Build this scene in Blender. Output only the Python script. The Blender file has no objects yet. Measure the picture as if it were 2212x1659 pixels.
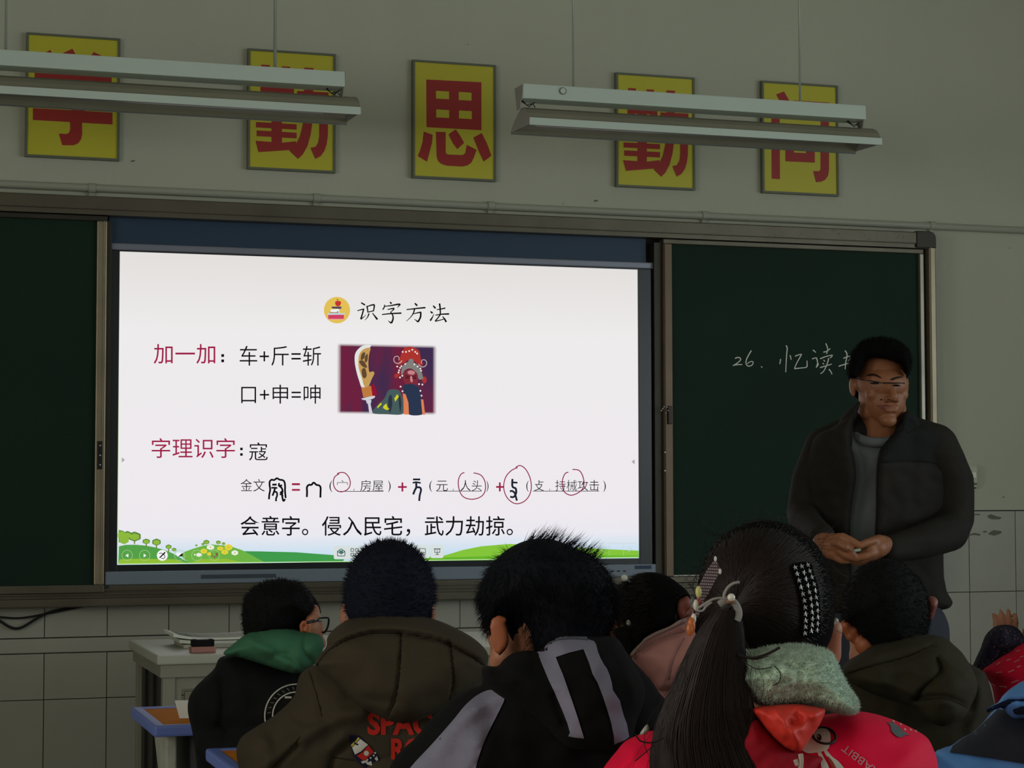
import bpy, bmesh, math, random
import numpy as np
from mathutils import Vector, Matrix, geometry, noise as mnoise
from mathutils.bvhtree import BVHTree
random.seed(7); np.random.seed(7)
S = bpy.context.scene
COL = S.collection
PI = math.pi
# ------------------------------------------------------------------ camera
FPX = 4300.0
CAM = Vector((-0.82053, -6.84245, 1.27))
RR = Vector((0.95093099, -0.30939895, -0.00159349)).normalized()
FF = Vector((0.30903441, 0.94953405, 0.05369187)).normalized()
UU = RR.cross(FF).normalized()
cd = bpy.data.cameras.new('camera'); cam = bpy.data.objects.new('camera', cd); COL.objects.link(cam)
cam.matrix_world = Matrix(((RR.x, UU.x, -FF.x, CAM.x), (RR.y, UU.y, -FF.y, CAM.y), (RR.z, UU.z, -FF.z, CAM.z), (0, 0, 0, 1)))
cd.sensor_fit = 'HORIZONTAL'; cd.sensor_width = 36.0; cd.lens = FPX/2212*36.0; cd.clip_start = 0.05
S.camera = cam
# ------------------------------------------------------------------ world, light, exposure
S.view_settings.view_transform = 'Standard'; S.view_settings.look = 'None'
S.view_settings.exposure = 0.0; S.view_settings.gamma = 1.0; S.view_settings.use_curve_mapping = False
w = bpy.data.worlds.new('world'); S.world = w; w.use_nodes = True
w.node_tree.nodes['Background'].inputs[0].default_value = (0.75, 0.85, 1.0, 1)
w.node_tree.nodes['Background'].inputs[1].default_value = 0.25
XL, XR, YB, YW, ZC = -3.7, 5.5, -9.6, 0.05, 3.5     # room limits
WIN_R = [(-9.0, -7.2), (-6.6, -4.8), (-4.2, -2.6)]      # windows of the right wall (y ranges)
WIN_L = [(-8.8, -7.2), (-5.6, -4.0)]
WZ0, WZ1 = 1.0, 2.75
def area(name, loc, rot, sx, sy, power, colr):
    l = bpy.data.lights.new(name, 'AREA'); l.shape = 'RECTANGLE'; l.size = sx; l.size_y = sy; l.energy = power; l.color = colr
    o = bpy.data.objects.new(name, l); o.location = loc; o.rotation_euler = rot; COL.objects.link(o); return o
STOOLS = ['green-hooded boy in the front row','boy in the olive rocket jacket','boy in the striped black hoodie','girl in the dusty pink hood','girl with the long ponytail','boy in the dark olive coat','child raising a hand','child in the blue jacket']
POW_R = (72, 56, 24); POW_L = (58, 52)
for (a, b), p in zip(WIN_R, POW_R):
    area('daylight_right', (XR+0.26, (a+b)/2, (WZ0+WZ1)/2), (0, PI/2, 0), WZ1-WZ0, b-a, p, (0.86, 0.97, 1.0))
for (a, b), p in zip(WIN_L, POW_L):
    area('daylight_left', (XL-0.26, (a+b)/2, (WZ0+WZ1)/2), (0, -PI/2, 0), WZ1-WZ0, b-a, p, (1.0, 0.95, 0.83))

# ------------------------------------------------------------------ pixel helpers (turn a photo pixel at a known distance / plane into a world point)
def P(u, v, d):
    u, v, d = float(u), float(v), float(d); return CAM + d*(FF + RR*((u-1106)/FPX) - UU*((v-829.5)/FPX))
def ray(u, v):
    u, v = float(u), float(v); return (FF + RR*((u-1106)/FPX) - UU*((v-829.5)/FPX))
def onY(u, v, y=0.0):
    q = ray(u, v); return CAM + q*((y-CAM.y)/q.y)
def onZ(u, v, z):
    q = ray(u, v); return CAM + q*((z-CAM.z)/q.z)
def toPx(p):
    d = Vector(p)-CAM; f = d.dot(FF); return (1106+FPX*d.dot(RR)/f, 829.5-FPX*d.dot(UU)/f)
def zpx(pts, ox, oy, s): return [(ox+x/s, oy+y/s) for x, y in pts]

# ------------------------------------------------------------------ materials
def lin(c):
    r = []
    for x in c:
        x = x/255.0; r.append(x/12.92 if x <= 0.04045 else ((x+0.055)/1.055)**2.4)
    return r
MATS = {}
def mat(name, rgb, rough=0.6, metal=0.0, bump=None, var=None, spec=None, alpha=None, sheen=0, coat=0, var2=None):
    """rgb sRGB 0-255; bump=(scale,strength[,detail]); var=(scale, amount) colour mottling"""
    if name in MATS: return MATS[name]
    m = bpy.data.materials.new(name); m.use_nodes = True; nt = m.node_tree; N = nt.nodes; L = nt.links
    b = N['Principled BSDF']; c = lin(rgb)
    b.inputs['Base Color'].default_value = (*c, 1); b.inputs['Roughness'].default_value = rough; b.inputs['Metallic'].default_value = metal
    if spec is not None: b.inputs['Specular IOR Level'].default_value = spec
    if spec is None and rough > .69: b.inputs['Specular IOR Level'].default_value = .2
    if sheen: b.inputs['Sheen Weight'].default_value = sheen; b.inputs['Sheen Roughness'].default_value = 0.5
    if coat: b.inputs['Coat Weight'].default_value = coat
    if var or bump:
        tc = N.new('ShaderNodeTexCoord')
    if var:
        n = N.new('ShaderNodeTexNoise'); n.inputs['Scale'].default_value = var[0]; n.inputs['Detail'].default_value = 5
        L.new(tc.outputs['Object'], n.inputs['Vector'])
        r = N.new('ShaderNodeValToRGB'); a = var[1]
        r.color_ramp.elements[0].position = 0.3; r.color_ramp.elements[1].position = 0.7
        c2 = lin(var2) if var2 else [min(1, x*(1+a)) for x in c]
        r.color_ramp.elements[0].color = (*[x*(1-a) for x in c], 1); r.color_ramp.elements[1].color = (*c2, 1)
        L.new(n.outputs['Fac'], r.inputs['Fac']); L.new(r.outputs['Color'], b.inputs['Base Color'])
    if bump:
        n = N.new('ShaderNodeTexNoise'); n.inputs['Scale'].default_value = bump[0]; n.inputs['Detail'].default_value = bump[2] if len(bump) > 2 else 3
        L.new(tc.outputs['Object'], n.inputs['Vector'])
        bp = N.new('ShaderNodeBump'); bp.inputs['Strength'].default_value = bump[1]; bp.inputs['Distance'].default_value = 0.01
        L.new(n.outputs['Fac'], bp.inputs['Height']); L.new(bp.outputs['Normal'], b.inputs['Normal'])
    MATS[name] = m; return m
def emat(name, rgb, strength=1.0):
    """a lit area of the screen picture"""
    if name in MATS: return MATS[name]
    m = bpy.data.materials.new(name); m.use_nodes = True; nt = m.node_tree
    nt.nodes.remove(nt.nodes['Principled BSDF'])
    e = nt.nodes.new('ShaderNodeEmission'); e.inputs[0].default_value = (*lin(rgb), 1); e.inputs[1].default_value = strength
    nt.links.new(e.outputs[0], nt.nodes['Material Output'].inputs[0]); MATS[name] = m; return m

# ------------------------------------------------------------------ mesh builder
class MB:
    def __init__(s): s.v = []; s.f = []; s.mi = []; s.cur = 0
    def add(s, vs, fs):
        n = len(s.v); s.v += [Vector(p) for p in vs]; s.f += [[i+n for i in f] for f in fs]; s.mi += [s.cur]*len(fs); return s
    def box(s, a, b, ch=0.0):
        x0, y0, z0 = [min(p, q) for p, q in zip(a, b)]; x1, y1, z1 = [max(p, q) for p, q in zip(a, b)]
        if ch <= 0:
            vs = [(x0,y0,z0),(x1,y0,z0),(x1,y1,z0),(x0,y1,z0),(x0,y0,z1),(x1,y0,z1),(x1,y1,z1),(x0,y1,z1)]
            return s.add(vs, [(0,3,2,1),(4,5,6,7),(0,1,5,4),(1,2,6,5),(2,3,7,6),(3,0,4,7)])
        bm = bmesh.new(); bmesh.ops.create_cube(bm, size=1.0)
        for v in bm.verts: v.co = Vector(((x0+x1)/2+v.co.x*(x1-x0), (y0+y1)/2+v.co.y*(y1-y0), (z0+z1)/2+v.co.z*(z1-z0)))
        bmesh.ops.bevel(bm, geom=bm.edges[:], offset=ch, segments=2, profile=0.6, affect='EDGES')
        bm.verts.index_update()
        s.add([v.co.copy() for v in bm.verts], [[v.index for v in f.verts] for f in bm.faces]); bm.free(); return s
    def tube(s, pts, r, n=8, cap=True):
        pts = [Vector(p) for p in pts]; k = len(pts)
        rs = r if isinstance(r, (list, tuple)) else [r]*k
        base = len(s.v); prev = None; vs = []; fs = []
        for i, p in enumerate(pts):
            t = (pts[min(i+1, k-1)]-pts[max(i-1, 0)])
            if t.length < 1e-9: t = Vector((0, 0, 1))
            t.normalize()
            if prev is None:
                a = Vector((0, 0, 1)) if abs(t.z) < 0.9 else Vector((1, 0, 0)); u = t.cross(a).normalized()
            else: u = (prev - t*prev.dot(t)); u = u.normalized() if u.length > 1e-6 else t.cross(Vector((1, 0.3, 0))).normalized()
            prev = u; w_ = t.cross(u)
            for j in range(n):
                a = 2*PI*j/n; vs.append(p+(u*math.cos(a)+w_*math.sin(a))*rs[i])
        for i in range(k-1):
            for j in range(n):
                j2 = (j+1) % n; fs.append((i*n+j, i*n+j2, (i+1)*n+j2, (i+1)*n+j))
        if cap and n > 2: fs.append(tuple(range(n-1, -1, -1))); fs.append(tuple((k-1)*n+j for j in range(n)))
        return s.add(vs, fs)
    def ell(s, c, ax, nu=20, nv=12):
        """ellipsoid: ax = three Vectors (semi-axes)"""
        c = Vector(c); ax = [Vector(a) for a in ax]; vs = [c+ax[2]]; fs = []
        for i in range(1, nv):
            th = PI*i/nv
            for j in range(nu):
                ph = 2*PI*j/nu; vs.append(c+ax[0]*(math.sin(th)*math.cos(ph))+ax[1]*(math.sin(th)*math.sin(ph))+ax[2]*math.cos(th))
        vs.append(c-ax[2]); e = len(vs)-1
        for j in range(nu): fs.append((0, 1+j, 1+(j+1) % nu))
        for i in range(nv-2):
            for j in range(nu):
                a = 1+i*nu; fs.append((a+j, a+nu+j, a+nu+(j+1) % nu, a+(j+1) % nu))
        a = 1+(nv-2)*nu
        for j in range(nu): fs.append((a+j, e, a+(j+1) % nu))
        return s.add(vs, fs)
    def sph(s, c, r, nu=16, nv=10): return s.ell(c, [(r,0,0),(0,r,0),(0,0,r)], nu, nv)
    def cap(s, a, b, ra, rb, n=14):
        """capsule with tapering radius"""
        a = Vector(a); b = Vector(b); t = (b-a); L_ = t.length
        if L_ < 1e-6: return s.sph(a, ra)
        t /= L_; pts = []; rs = []
        for k in range(5):
            th = PI/2*k/5+0.12; pts.append(a-t*ra*math.cos(th)); rs.append(ra*math.sin(th))
        pts.append(a); rs.append(ra); pts.append(b); rs.append(rb)
        for k in range(4, -1, -1):
            th = PI/2*k/5+0.12; pts.append(b+t*rb*math.cos(th)); rs.append(rb*math.sin(th))
        return s.tube(pts, rs, n)
    def chain(s, pts, rs):
        for i in range(len(pts)-1): s.cap(pts[i], pts[i+1], rs[i], rs[i+1])
        return s
    def prism(s, poly, off, ):
        """poly: 3D points of a convex-ish face; extruded by vector off"""
        poly = [Vector(p) for p in poly]; n = len(poly); off = Vector(off)
        vs = poly+[p+off for p in poly]
        fs = [tuple(range(n)), tuple(range(2*n-1, n-1, -1))]+[(i, n+i, n+(i+1) % n, (i+1) % n) for i in range(n)]
        return s.add(vs, fs)
def mesh_of(mb, org, smooth, name):
    me = bpy.data.meshes.new(name); o = Vector(org)
    me.from_pydata([tuple(v-o) for v in mb.v], [], mb.f)
    if smooth: me.polygons.foreach_set('use_smooth', [True]*len(me.polygons))
    if any(mb.mi): me.polygons.foreach_set('material_index', mb.mi)
    me.validate(); me.update(); return me
def tagit(o, label=None, cat=None, group=None, kind=None):
    if label: o['label'] = label
    if cat: o['category'] = cat
    if group: o['group'] = group
    if kind: o['kind'] = kind
class Thing:
    """an Empty (or a mesh) at the thing's base that parents its parts; all geometry is given in world coordinates"""
    def __init__(s, name, label, cat, org, group=None, kind=None, mb=None, m=None, smooth=False):
        s.org = Vector(org)
        s.o = bpy.data.objects.new(name, mesh_of(mb, s.org, smooth, name) if mb else None)
        if mb:
            for mm in (m if isinstance(m, (list, tuple)) else [m]): s.o.data.materials.append(mm)
        COL.objects.link(s.o); s.o.location = s.org; tagit(s.o, label, cat, group, kind)
    def part(s, name, mb, m, parent=None, smooth=False, label=None, kind=None, bevel=0, fix=True):
        me = mesh_of(mb, s.org, smooth, name)
        for mm in (m if isinstance(m, (list, tuple)) else [m]): me.materials.append(mm)
        o = bpy.data.objects.new(name, me); COL.objects.link(o); o.parent = parent or s.o; tagit(o, label, None, None, kind)
        if fix:
            bm = bmesh.new(); bm.from_mesh(me); bmesh.ops.recalc_face_normals(bm, faces=bm.faces[:]); bm.to_mesh(me); bm.free()
        if bevel:
            md = o.modifiers.new('bevel', 'BEVEL'); md.width = bevel; md.segments = 2; md.limit_method = 'ANGLE'
        return o
def struct(name, mb, m, label=None):
    t = Thing(name, label, None, (0, 0, 0), kind='structure', mb=mb, m=m)
    return t

# ------------------------------------------------------------------ outlines, inflation, projection
def smooth_poly(pts, closed=True, n=6):
    pts = [Vector((p[0], p[1])) for p in pts]; k = len(pts); out = []
    for i in range(k if closed else k-1):
        if closed: p0, p1, p2, p3 = pts[i-1], pts[i], pts[(i+1) % k], pts[(i+2) % k]
        else: p0, p1, p2, p3 = pts[max(i-1, 0)], pts[i], pts[i+1], pts[min(i+2, k-1)]
        for j in range(n):
            t = j/n
            out.append(0.5*((2*p1)+(p2-p0)*t+(2*p0-5*p1+4*p2-p3)*t*t+(3*p1-p0-3*p2+p3)*t**3))
    if not closed: out.append(pts[-1])
    return [(p.x, p.y) for p in out]
def resample(pts, step, closed=True):
    a = np.array(pts+([pts[0]] if closed else []), float); seg = np.hypot(*np.diff(a, axis=0).T); L_ = np.r_[0, np.cumsum(seg)]
    n = max(3, int(L_[-1]/step)); t = np.linspace(0, L_[-1], n+1); t = t[:-1] if closed else t
    return np.c_[np.interp(t, L_, a[:, 0]), np.interp(t, L_, a[:, 1])]
def seg_dist(p, poly, closed=True):
    a = poly; b = np.roll(poly, -1, axis=0)
    if not closed: a, b = poly[:-1], poly[1:]
    out = np.full(len(p), 1e9)
    for i in range(0, len(a)):
        ab = b[i]-a[i]; l2 = ab@ab+1e-12
        t = np.clip(((p-a[i])@ab)/l2, 0, 1); q = a[i]+t[:, None]*ab
        out = np.minimum(out, np.hypot(*(p-q).T))
    return out
def inside(p, poly):
    x, y = p[:, 0], p[:, 1]; r = np.zeros(len(p), bool); n = len(poly)
    for i in range(n):
        x0, y0 = poly[i]; x1, y1 = poly[(i+1) % n]
        if y0 == y1: continue
        c = ((y0 > y) != (y1 > y)) & (x < (x1-x0)*(y-y0)/(y1-y0)+x0); r ^= c
    return r
def inflate(poly, d, T, R, step=6, kb=1.0, sm=True, relief=(), folds=None, mb=None, seed=0, tilt=None):
    """solid body with the given outline: thickness rises from the outline like a cushion (T metres within R pixels)"""
    if sm: poly = smooth_poly(poly)
    B = resample([tuple(p) for p in poly], step)
    x0, y0 = B.min(0); x1, y1 = B.max(0)
    gx, gy = np.meshgrid(np.arange(x0, x1, step), np.arange(y0, y1, step*0.9)); gx[::2] += step*0.5
    g = np.c_[gx.ravel(), gy.ravel()]; g = g[inside(g, B)]; D = seg_dist(g, B); k = D > step*0.55; g = g[k]; D = D[k]
    pts = np.r_[B, g]; D = np.r_[np.zeros(len(B)), D]; nb = len(B)
    vo, _, fo, _, _, _ = geometry.delaunay_2d_cdt([Vector(p) for p in pts], [(i, (i+1) % nb) for i in range(nb)], [], 1, 1e-5)
    vo = np.array([(p.x, p.y) for p in vo])
    D2 = np.zeros(len(vo)); m_ = min(len(vo), len(D)); D2[:m_] = D[:m_]
    if len(vo) != len(pts): D2 = seg_dist(vo, B)
    s = np.clip(D2/R, 0, 1); h = T*np.sqrt(1-(1-s)**2)
    ed = np.clip(D2/(R*0.25), 0, 1)
    hf = h.copy()
    for pl, amp, wd in relief:
        q = seg_dist(vo, resample(smooth_poly(pl, False), 4, False), False); hf += amp*np.exp(-(q/wd)**2)*ed
    if folds:
        fx, fy, amp = folds
        nz = np.array([mnoise.noise(Vector((p[0]*fx+seed, p[1]*fy, seed)))+0.5*mnoise.noise(Vector((p[0]*fx*2.3, p[1]*fy*2.3+seed, 5))) for p in vo])
        hf += amp*nz*ed
    tl = np.zeros(len(vo)) if tilt is None else tilt[0]*(vo[:, 0]-tilt[1])+tilt[2]*(vo[:, 1]-tilt[3])
    mb = mb or MB(); n = len(vo)
    V = [P(p[0], p[1], d-a+t) for p, a, t in zip(vo, hf, tl)]
    idx = {}; V2 = []
    for i in range(n):
        if D2[i] > 1e-3: idx[i] = n+len(V2); V2.append(P(vo[i][0], vo[i][1], d+h[i]*kb+tl[i]))
        else: idx[i] = i
    fs = [tuple(reversed(f)) for f in fo]; fb = [tuple(idx[i] for i in f) for f in fo]
    fb = [f for f in fb if len(set(f)) > 2 and not all(i < n for i in f)]
    mb.add(V+V2, [tuple(f) for f in fs]+fb); return mb
def remesh(mb, voxel, smooth=4, name='m'):
    me = bpy.data.meshes.new(name); me.from_pydata([tuple(v) for v in mb.v], [], mb.f)
    bm = bmesh.new(); bm.from_mesh(me); bmesh.ops.recalc_face_normals(bm, faces=bm.faces[:]); bm.to_mesh(me); bm.free()
    o = bpy.data.objects.new(name, me); COL.objects.link(o)
    a = o.modifiers.new('r', 'REMESH'); a.mode = 'VOXEL'; a.voxel_size = voxel
    b = o.modifiers.new('s', 'SMOOTH'); b.factor = 0.5; b.iterations = smooth
    dg = bpy.context.evaluated_depsgraph_get(); ev = o.evaluated_get(dg); m2 = ev.to_mesh()
    r = MB(); r.v = [v.co.copy() for v in m2.vertices]; r.f = [tuple(p.vertices) for p in m2.polygons]; r.mi = [0]*len(r.f)
    ev.to_mesh_clear(); bpy.data.objects.remove(o); bpy.data.meshes.remove(me)
    return r
def bvh(*mbs):
    v = []; f = []
    for mb in mbs:
        n = len(v); v += mb.v; f += [tuple(i+n for i in q) for q in mb.f]
    return BVHTree.FromPolygons(v, f)
def fill2d(polys, step=None):
    """filled outlines (even-odd holes) as 2D mesh, cut into cells of the given size"""
    cu = bpy.data.curves.new('t', 'CURVE'); cu.dimensions = '2D'; cu.fill_mode = 'BOTH'
    for p in polys:
        sp = cu.splines.new('POLY'); sp.points.add(len(p)-1); sp.use_cyclic_u = True
        for i, q in enumerate(p): sp.points[i].co = (q[0], -q[1], 0, 1)
    o = bpy.data.objects.new('t', cu); me = o.to_mesh(); bm = bmesh.new(); bm.from_mesh(me); o.to_mesh_clear()
    bpy.data.objects.remove(o); bpy.data.curves.remove(cu)
    return cut(bm, step)
def cut(bm, step):
    if step and bm.verts:
        xs = [v.co.x for v in bm.verts]; ys = [v.co.y for v in bm.verts]
        for ax, lo, hi in (((1,0,0), min(xs), max(xs)), ((0,1,0), min(ys), max(ys))):
            c = lo+step
            while c < hi:
                bmesh.ops.bisect_plane(bm, geom=bm.verts[:]+bm.edges[:]+bm.faces[:], plane_co=Vector(ax)*c, plane_no=ax, dist=1e-4); c += step
    bmesh.ops.triangulate(bm, faces=bm.faces[:])
    bm.verts.index_update()
    r = ([(v.co.x, -v.co.y) for v in bm.verts], [[v.index for v in f.verts] for f in bm.faces]); bm.free(); return r
def text2d(txt, box, offset=0.0, step=None):
    """glyph outlines of a text fitted into box=(x0,y0,x1,y1) pixels (y down)"""
    c = bpy.data.curves.new('t', 'FONT'); c.body = txt; c.resolution_u = 3; c.offset = offset
    o = bpy.data.objects.new('t', c); COL.objects.link(o); me = o.to_mesh(); bm = bmesh.new(); bm.from_mesh(me); o.to_mesh_clear()
    bpy.data.objects.remove(o); bpy.data.curves.remove(c)
    xs = [v.co.x for v in bm.verts]; ys = [v.co.y for v in bm.verts]; x0, x1, y0, y1 = min(xs), max(xs), min(ys), max(ys)
    for v in bm.verts:
        v.co.x = box[0]+(v.co.x-x0)/(x1-x0)*(box[2]-box[0]); v.co.y = -(box[1]+(y1-v.co.y)/(y1-y0)*(box[3]-box[1])); v.co.z = 0
    return cut(bm, step)
def flatY(vf, y, mb=None, th=0.0):
    mb = mb or MB(); vs = [onY(p[0], p[1], y) for p in vf[0]]
    return mb.add(vs, [tuple(reversed(f)) for f in vf[1]])
def project(vf, tree, off=0.0015, mb=None):
    """lay a 2D shape onto a built surface"""
    mb = mb or MB(); vs = []; ok = []
    for p in vf[0]:
        r = ray(p[0], p[1]).normalized(); h, n, i, dist = tree.ray_cast(CAM, r)
        ok.append(h is not None); vs.append(h-r*off if h is not None else Vector((0, 0, 0)))
    return mb.add(vs, [tuple(reversed(f)) for f in vf[1] if all(ok[i] for i in f)])
def project_line(pl, tree, r, off=0.0, mb=None, n=5, step=6, sm=True):
    mb = mb or MB(); pts = resample(smooth_poly(pl, False) if sm else list(pl), step, False); run = []
    for p in pts:
        q = ray(p[0], p[1]).normalized(); h, nn, i, dist = tree.ray_cast(CAM, q)
        if h is not None: run.append(h-q*off)
    if len(run) > 2: mb.tube(run, r, n)
    return mb
def stroke(pl, w0, w1=None, sm=True):
    """2D ribbon polygon of a pen stroke"""
    w1 = w0 if w1 is None else w1
    a = resample(smooth_poly(pl, False) if (sm and len(pl) > 2) else list(pl), 1.5, False); n = len(a); t = np.gradient(a, axis=0); t /= np.hypot(*t.T)[:, None]+1e-9
    nn = np.c_[-t[:, 1], t[:, 0]]; w_ = (w0+(w1-w0)*np.linspace(0, 1, n))[:, None]/2
    L_ = a+nn*w_; R_ = a-nn*w_; v = [tuple(p) for p in L_]+[tuple(p) for p in R_]
    return (v, [(i, i+1, n+i+1, n+i) for i in range(n-1)])
def merge2d(lst):
    v = []; f = []
    for a, b in lst:
        n = len(v); v += list(a); f += [tuple(i+n for i in q) for q in b]
    return v, f
def circ(cx, cy, rx, ry=None, n=28, rot=0): 
    ry = ry or rx; return [(cx+rx*math.cos(t)*math.cos(rot)-ry*math.sin(t)*math.sin(rot), cy+rx*math.cos(t)*math.sin(rot)+ry*math.sin(t)*math.cos(rot)) for t in [2*PI*i/n for i in range(n)]]
def rect(x0, y0, x1, y1): return [(x0, y0), (x1, y0), (x1, y1), (x0, y1)]

# ================================================================== THE ROOM
M_paint = mat('wall_paint', (197, 199, 180), 0.75, bump=(60, 0.15), var=(0.8, 0.05))
M_grout = mat('tile_grout', (70, 68, 60), 0.9)
M_tile = mat('wall_tile_glaze', (174, 173, 160), 0.4, var=(3.0, 0.05), bump=(4, 0.05))
M_side = mat('side_wall_paint', (200, 200, 190), 0.8)
M_floor = mat('floor_terrazzo', (120, 116, 108), 0.5, var=(40, 0.15), bump=(30, 0.05))
mb = MB(); mb.box((XL, 0.05, 1.192), (XR, 0.25, ZC)); wf = struct('wall_front', mb, M_paint, 'off-white painted front wall with tiled lower part behind the blackboard')
mb = MB(); mb.box((XL, 0.056, 0), (XR, 0.25, 1.192)); wf.part('tile_backing', mb, M_grout)
mb = MB(); mb.box((XL, 0.05, 0.90), (3.1, 0.06, 1.192)); wf.part('plaster_strip', mb, M_paint)
PIT = 0.2083; X0 = -0.0255
def tile_rows(cols, rows):
    for z0, z1 in rows:
        t = MB(); g = 0.0013
        t.box((g, 0.050, z0+g), (PIT-g, 0.0559, z1-g), 0.0012); base = None
        for c in cols:
            if base is None:
                base = wf.part('tile', t, M_tile); base.location = (X0+c*PIT, 0, 0)
            else:
                o = base.copy(); COL.objects.link(o); o.location = (X0+c*PIT, random.uniform(-0.0006, 0.0002), 0)
tile_rows(range(-17, 15), [(0.779, 0.898), (0.572, 0.727), (0.255, 0.572), (0.0, 0.255)])
tile_rows(range(15, 26), [(0.872, 1.189), (0.555, 0.872), (0.238, 0.555), (0.0, 0.238)])
mb = MB(); mb.box((XL+0.01, 0.040, 0.729), (3.095, 0.056, 0.777), 0.004); struct('trim_1', mb, M_tile, 'raised ceramic border strip running through the tiles under the blackboard')
# adhesive stains and small chips on the wall
M_stain = mat('old_glue_stain', (120, 122, 106), 0.9); M_chip = mat('paint_chip', (120, 112, 98), 0.9)
st = MB()
for pl in ([(500,505),(530,492),(570,508),(620,520),(600,535),(540,535),(510,525)], [(380,492),(445,490),(440,500),(385,502)], [(350,655),(400,645),(445,655),(440,668),(390,662),(355,668)],
           [(465,630),(495,628),(498,640),(470,643)], [(505,650),(550,622),(620,632),(610,650),(560,668),(520,660)]):
    flatY(fill2d([zpx(pl, 2000, 980, 3.769)]), 0.0488, st)
wf.part('glue_stain', st, M_stain, fix=False)
st = MB()
for x, y, a in ((286,348,5),(1286,434,5),(2167,1074,3),(2181,536,2),(1216,440,2),(1010,96,2)):
    flatY(fill2d([[(x-a,y+1),(x-a*.3,y-a*.3),(x+a,y-a*.5),(x+a*1.2,y),(x,y+a*.4)]]), 0.0492, st)
wf.part('paint_chip', st, M_chip, fix=False)

def wall_with_holes(name, xa, xb, holes):
    m_ = MB(); ys = YB; 
    for a, b in holes:
        m_.box((xa, ys, 0), (xb, a, ZC)); m_.box((xa, a, 0), (xb, b, WZ0)); m_.box((xa, a, WZ1), (xb, b, ZC)); ys = b
    m_.box((xa, ys, 0), (xb, 0.25, ZC)); return struct(name, m_, M_side)
wall_with_holes('wall_right', XR, XR+0.2, WIN_R); wall_with_holes('wall_left', XL-0.2, XL, WIN_L)
mb = MB(); mb.box((XL-0.2, YB-0.2, 0), (XR+0.2, YB, ZC)); struct('wall_back', mb, M_side)
mb = MB(); mb.box((XL-0.2, YB-0.2, -0.1), (XR+0.2, 0.25, 0)); struct('floor', mb, M_floor)
mb = MB(); mb.box((XL-0.2, YB-0.2, ZC), (XR+0.2, 0.25, ZC+0.1)); struct('ceiling', mb, M_side)
M_alu = mat('window_frame_metal', (170, 172, 172), 0.4, 0.6)
gl = bpy.data.materials.new('window_glass'); gl.use_nodes = True; nt = gl.node_tree; nt.nodes.remove(nt.nodes['Principled BSDF'])
mx = nt.nodes.new('ShaderNodeMixShader'); mx.inputs[0].default_value = 0.03; tr = nt.nodes.new('ShaderNodeBsdfTransparent'); gg = nt.nodes.new('ShaderNodeBsdfGlossy'); gg.inputs['Roughness'].default_value = 0.02
nt.links.new(tr.outputs[0], mx.inputs[1]); nt.links.new(gg.outputs[0], mx.inputs[2]); nt.links.new(mx.outputs[0], nt.nodes['Material Output'].inputs[0])
k = 0
for x, wins in ((XR+0.1, WIN_R), (XL-0.1, WIN_L)):
    for a, b in wins:
        k += 1; m_ = MB(); f = 0.05
        for (ya, yb, za, zb) in ((a, a+f, WZ0, WZ1), (b-f, b, WZ0, WZ1), (a+f, b-f, WZ0, WZ0+f), (a+f, b-f, WZ1-f, WZ1), ((a+b)/2-f/2, (a+b)/2+f/2, WZ0+f, WZ1-f)):
            m_.box((x-0.03, ya, za), (x+0.03, yb, zb))
        wn = struct('window_%d' % k, m_, M_alu)
        for ya, yb in ((a+f, (a+b)/2-f/2), ((a+b)/2+f/2, b-f)):
            g = MB(); g.box((x-0.003, ya, WZ0+f), (x+0.003, yb, WZ1-f)); wn.part('pane', g, gl)

# ================================================================== BLACKBOARD
M_bronze = mat('bronze_anodised_frame', (104, 98, 84), 0.38, 0.55, var=(7, 0.12), bump=(30, 0.03))
M_bronze_d = mat('bronze_frame_dark', (62, 58, 50), 0.45, 0.5, var=(7, 0.12))
M_champ = mat('champagne_frame', (158, 146, 124), 0.35, 0.6, var=(6, 0.14))
M_green = mat('green_chalkboard_enamel', (27, 50, 38), 0.6, var=(2.2, 0.1), bump=(90, 0.04), spec=0.15)
M_black = mat('matt_black', (14, 14, 15), 0.6)
M_chalk = mat('chalk', (250, 250, 242), 0.9); M_screw = mat('bright_steel', (215, 215, 215), 0.25, 0.9)
XB0, XB1 = -1.228, 3.118
bb = Thing('blackboard_surround', 'long bronze metal outer frame of the sliding blackboard on the front wall', 'blackboard', (0.945, 0.05, 0.885))
m_ = MB(); m_.box((XB0+0.02, -0.052, 2.222), (XB1-0.025, 0.049, 2.268), 0.004); m_.box((XB0+0.02, -0.046, 2.206), (XB1-0.025, 0.04, 2.222)); bb.part('top_rail', m_, M_bronze)
m_ = MB(); m_.box((XB0+0.02, -0.050, 0.885), (XB1-0.025, 0.049, 0.913), 0.004)
for z in (0.925, 0.938): m_.box((XB0+0.03, -0.030, z), (XB1-0.03, 0.03, z+0.004))
m_.box((XB0+0.03, -0.012, 0.912), (XB1-0.03, 0.03, 0.955)); bb.part('bottom_rail', m_, M_bronze)
for xa, xb in ((XB0, XB0+0.032), (XB1-0.030, XB1)):
    m_ = MB(); m_.box((xa, -0.052, 0.915), (xb, 0.049, 2.235), 0.005); m_.box((xa+0.006, -0.055, 0.915), (xa+0.011, -0.051, 2.235)); bb.part('side_rail', m_, M_champ)
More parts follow.
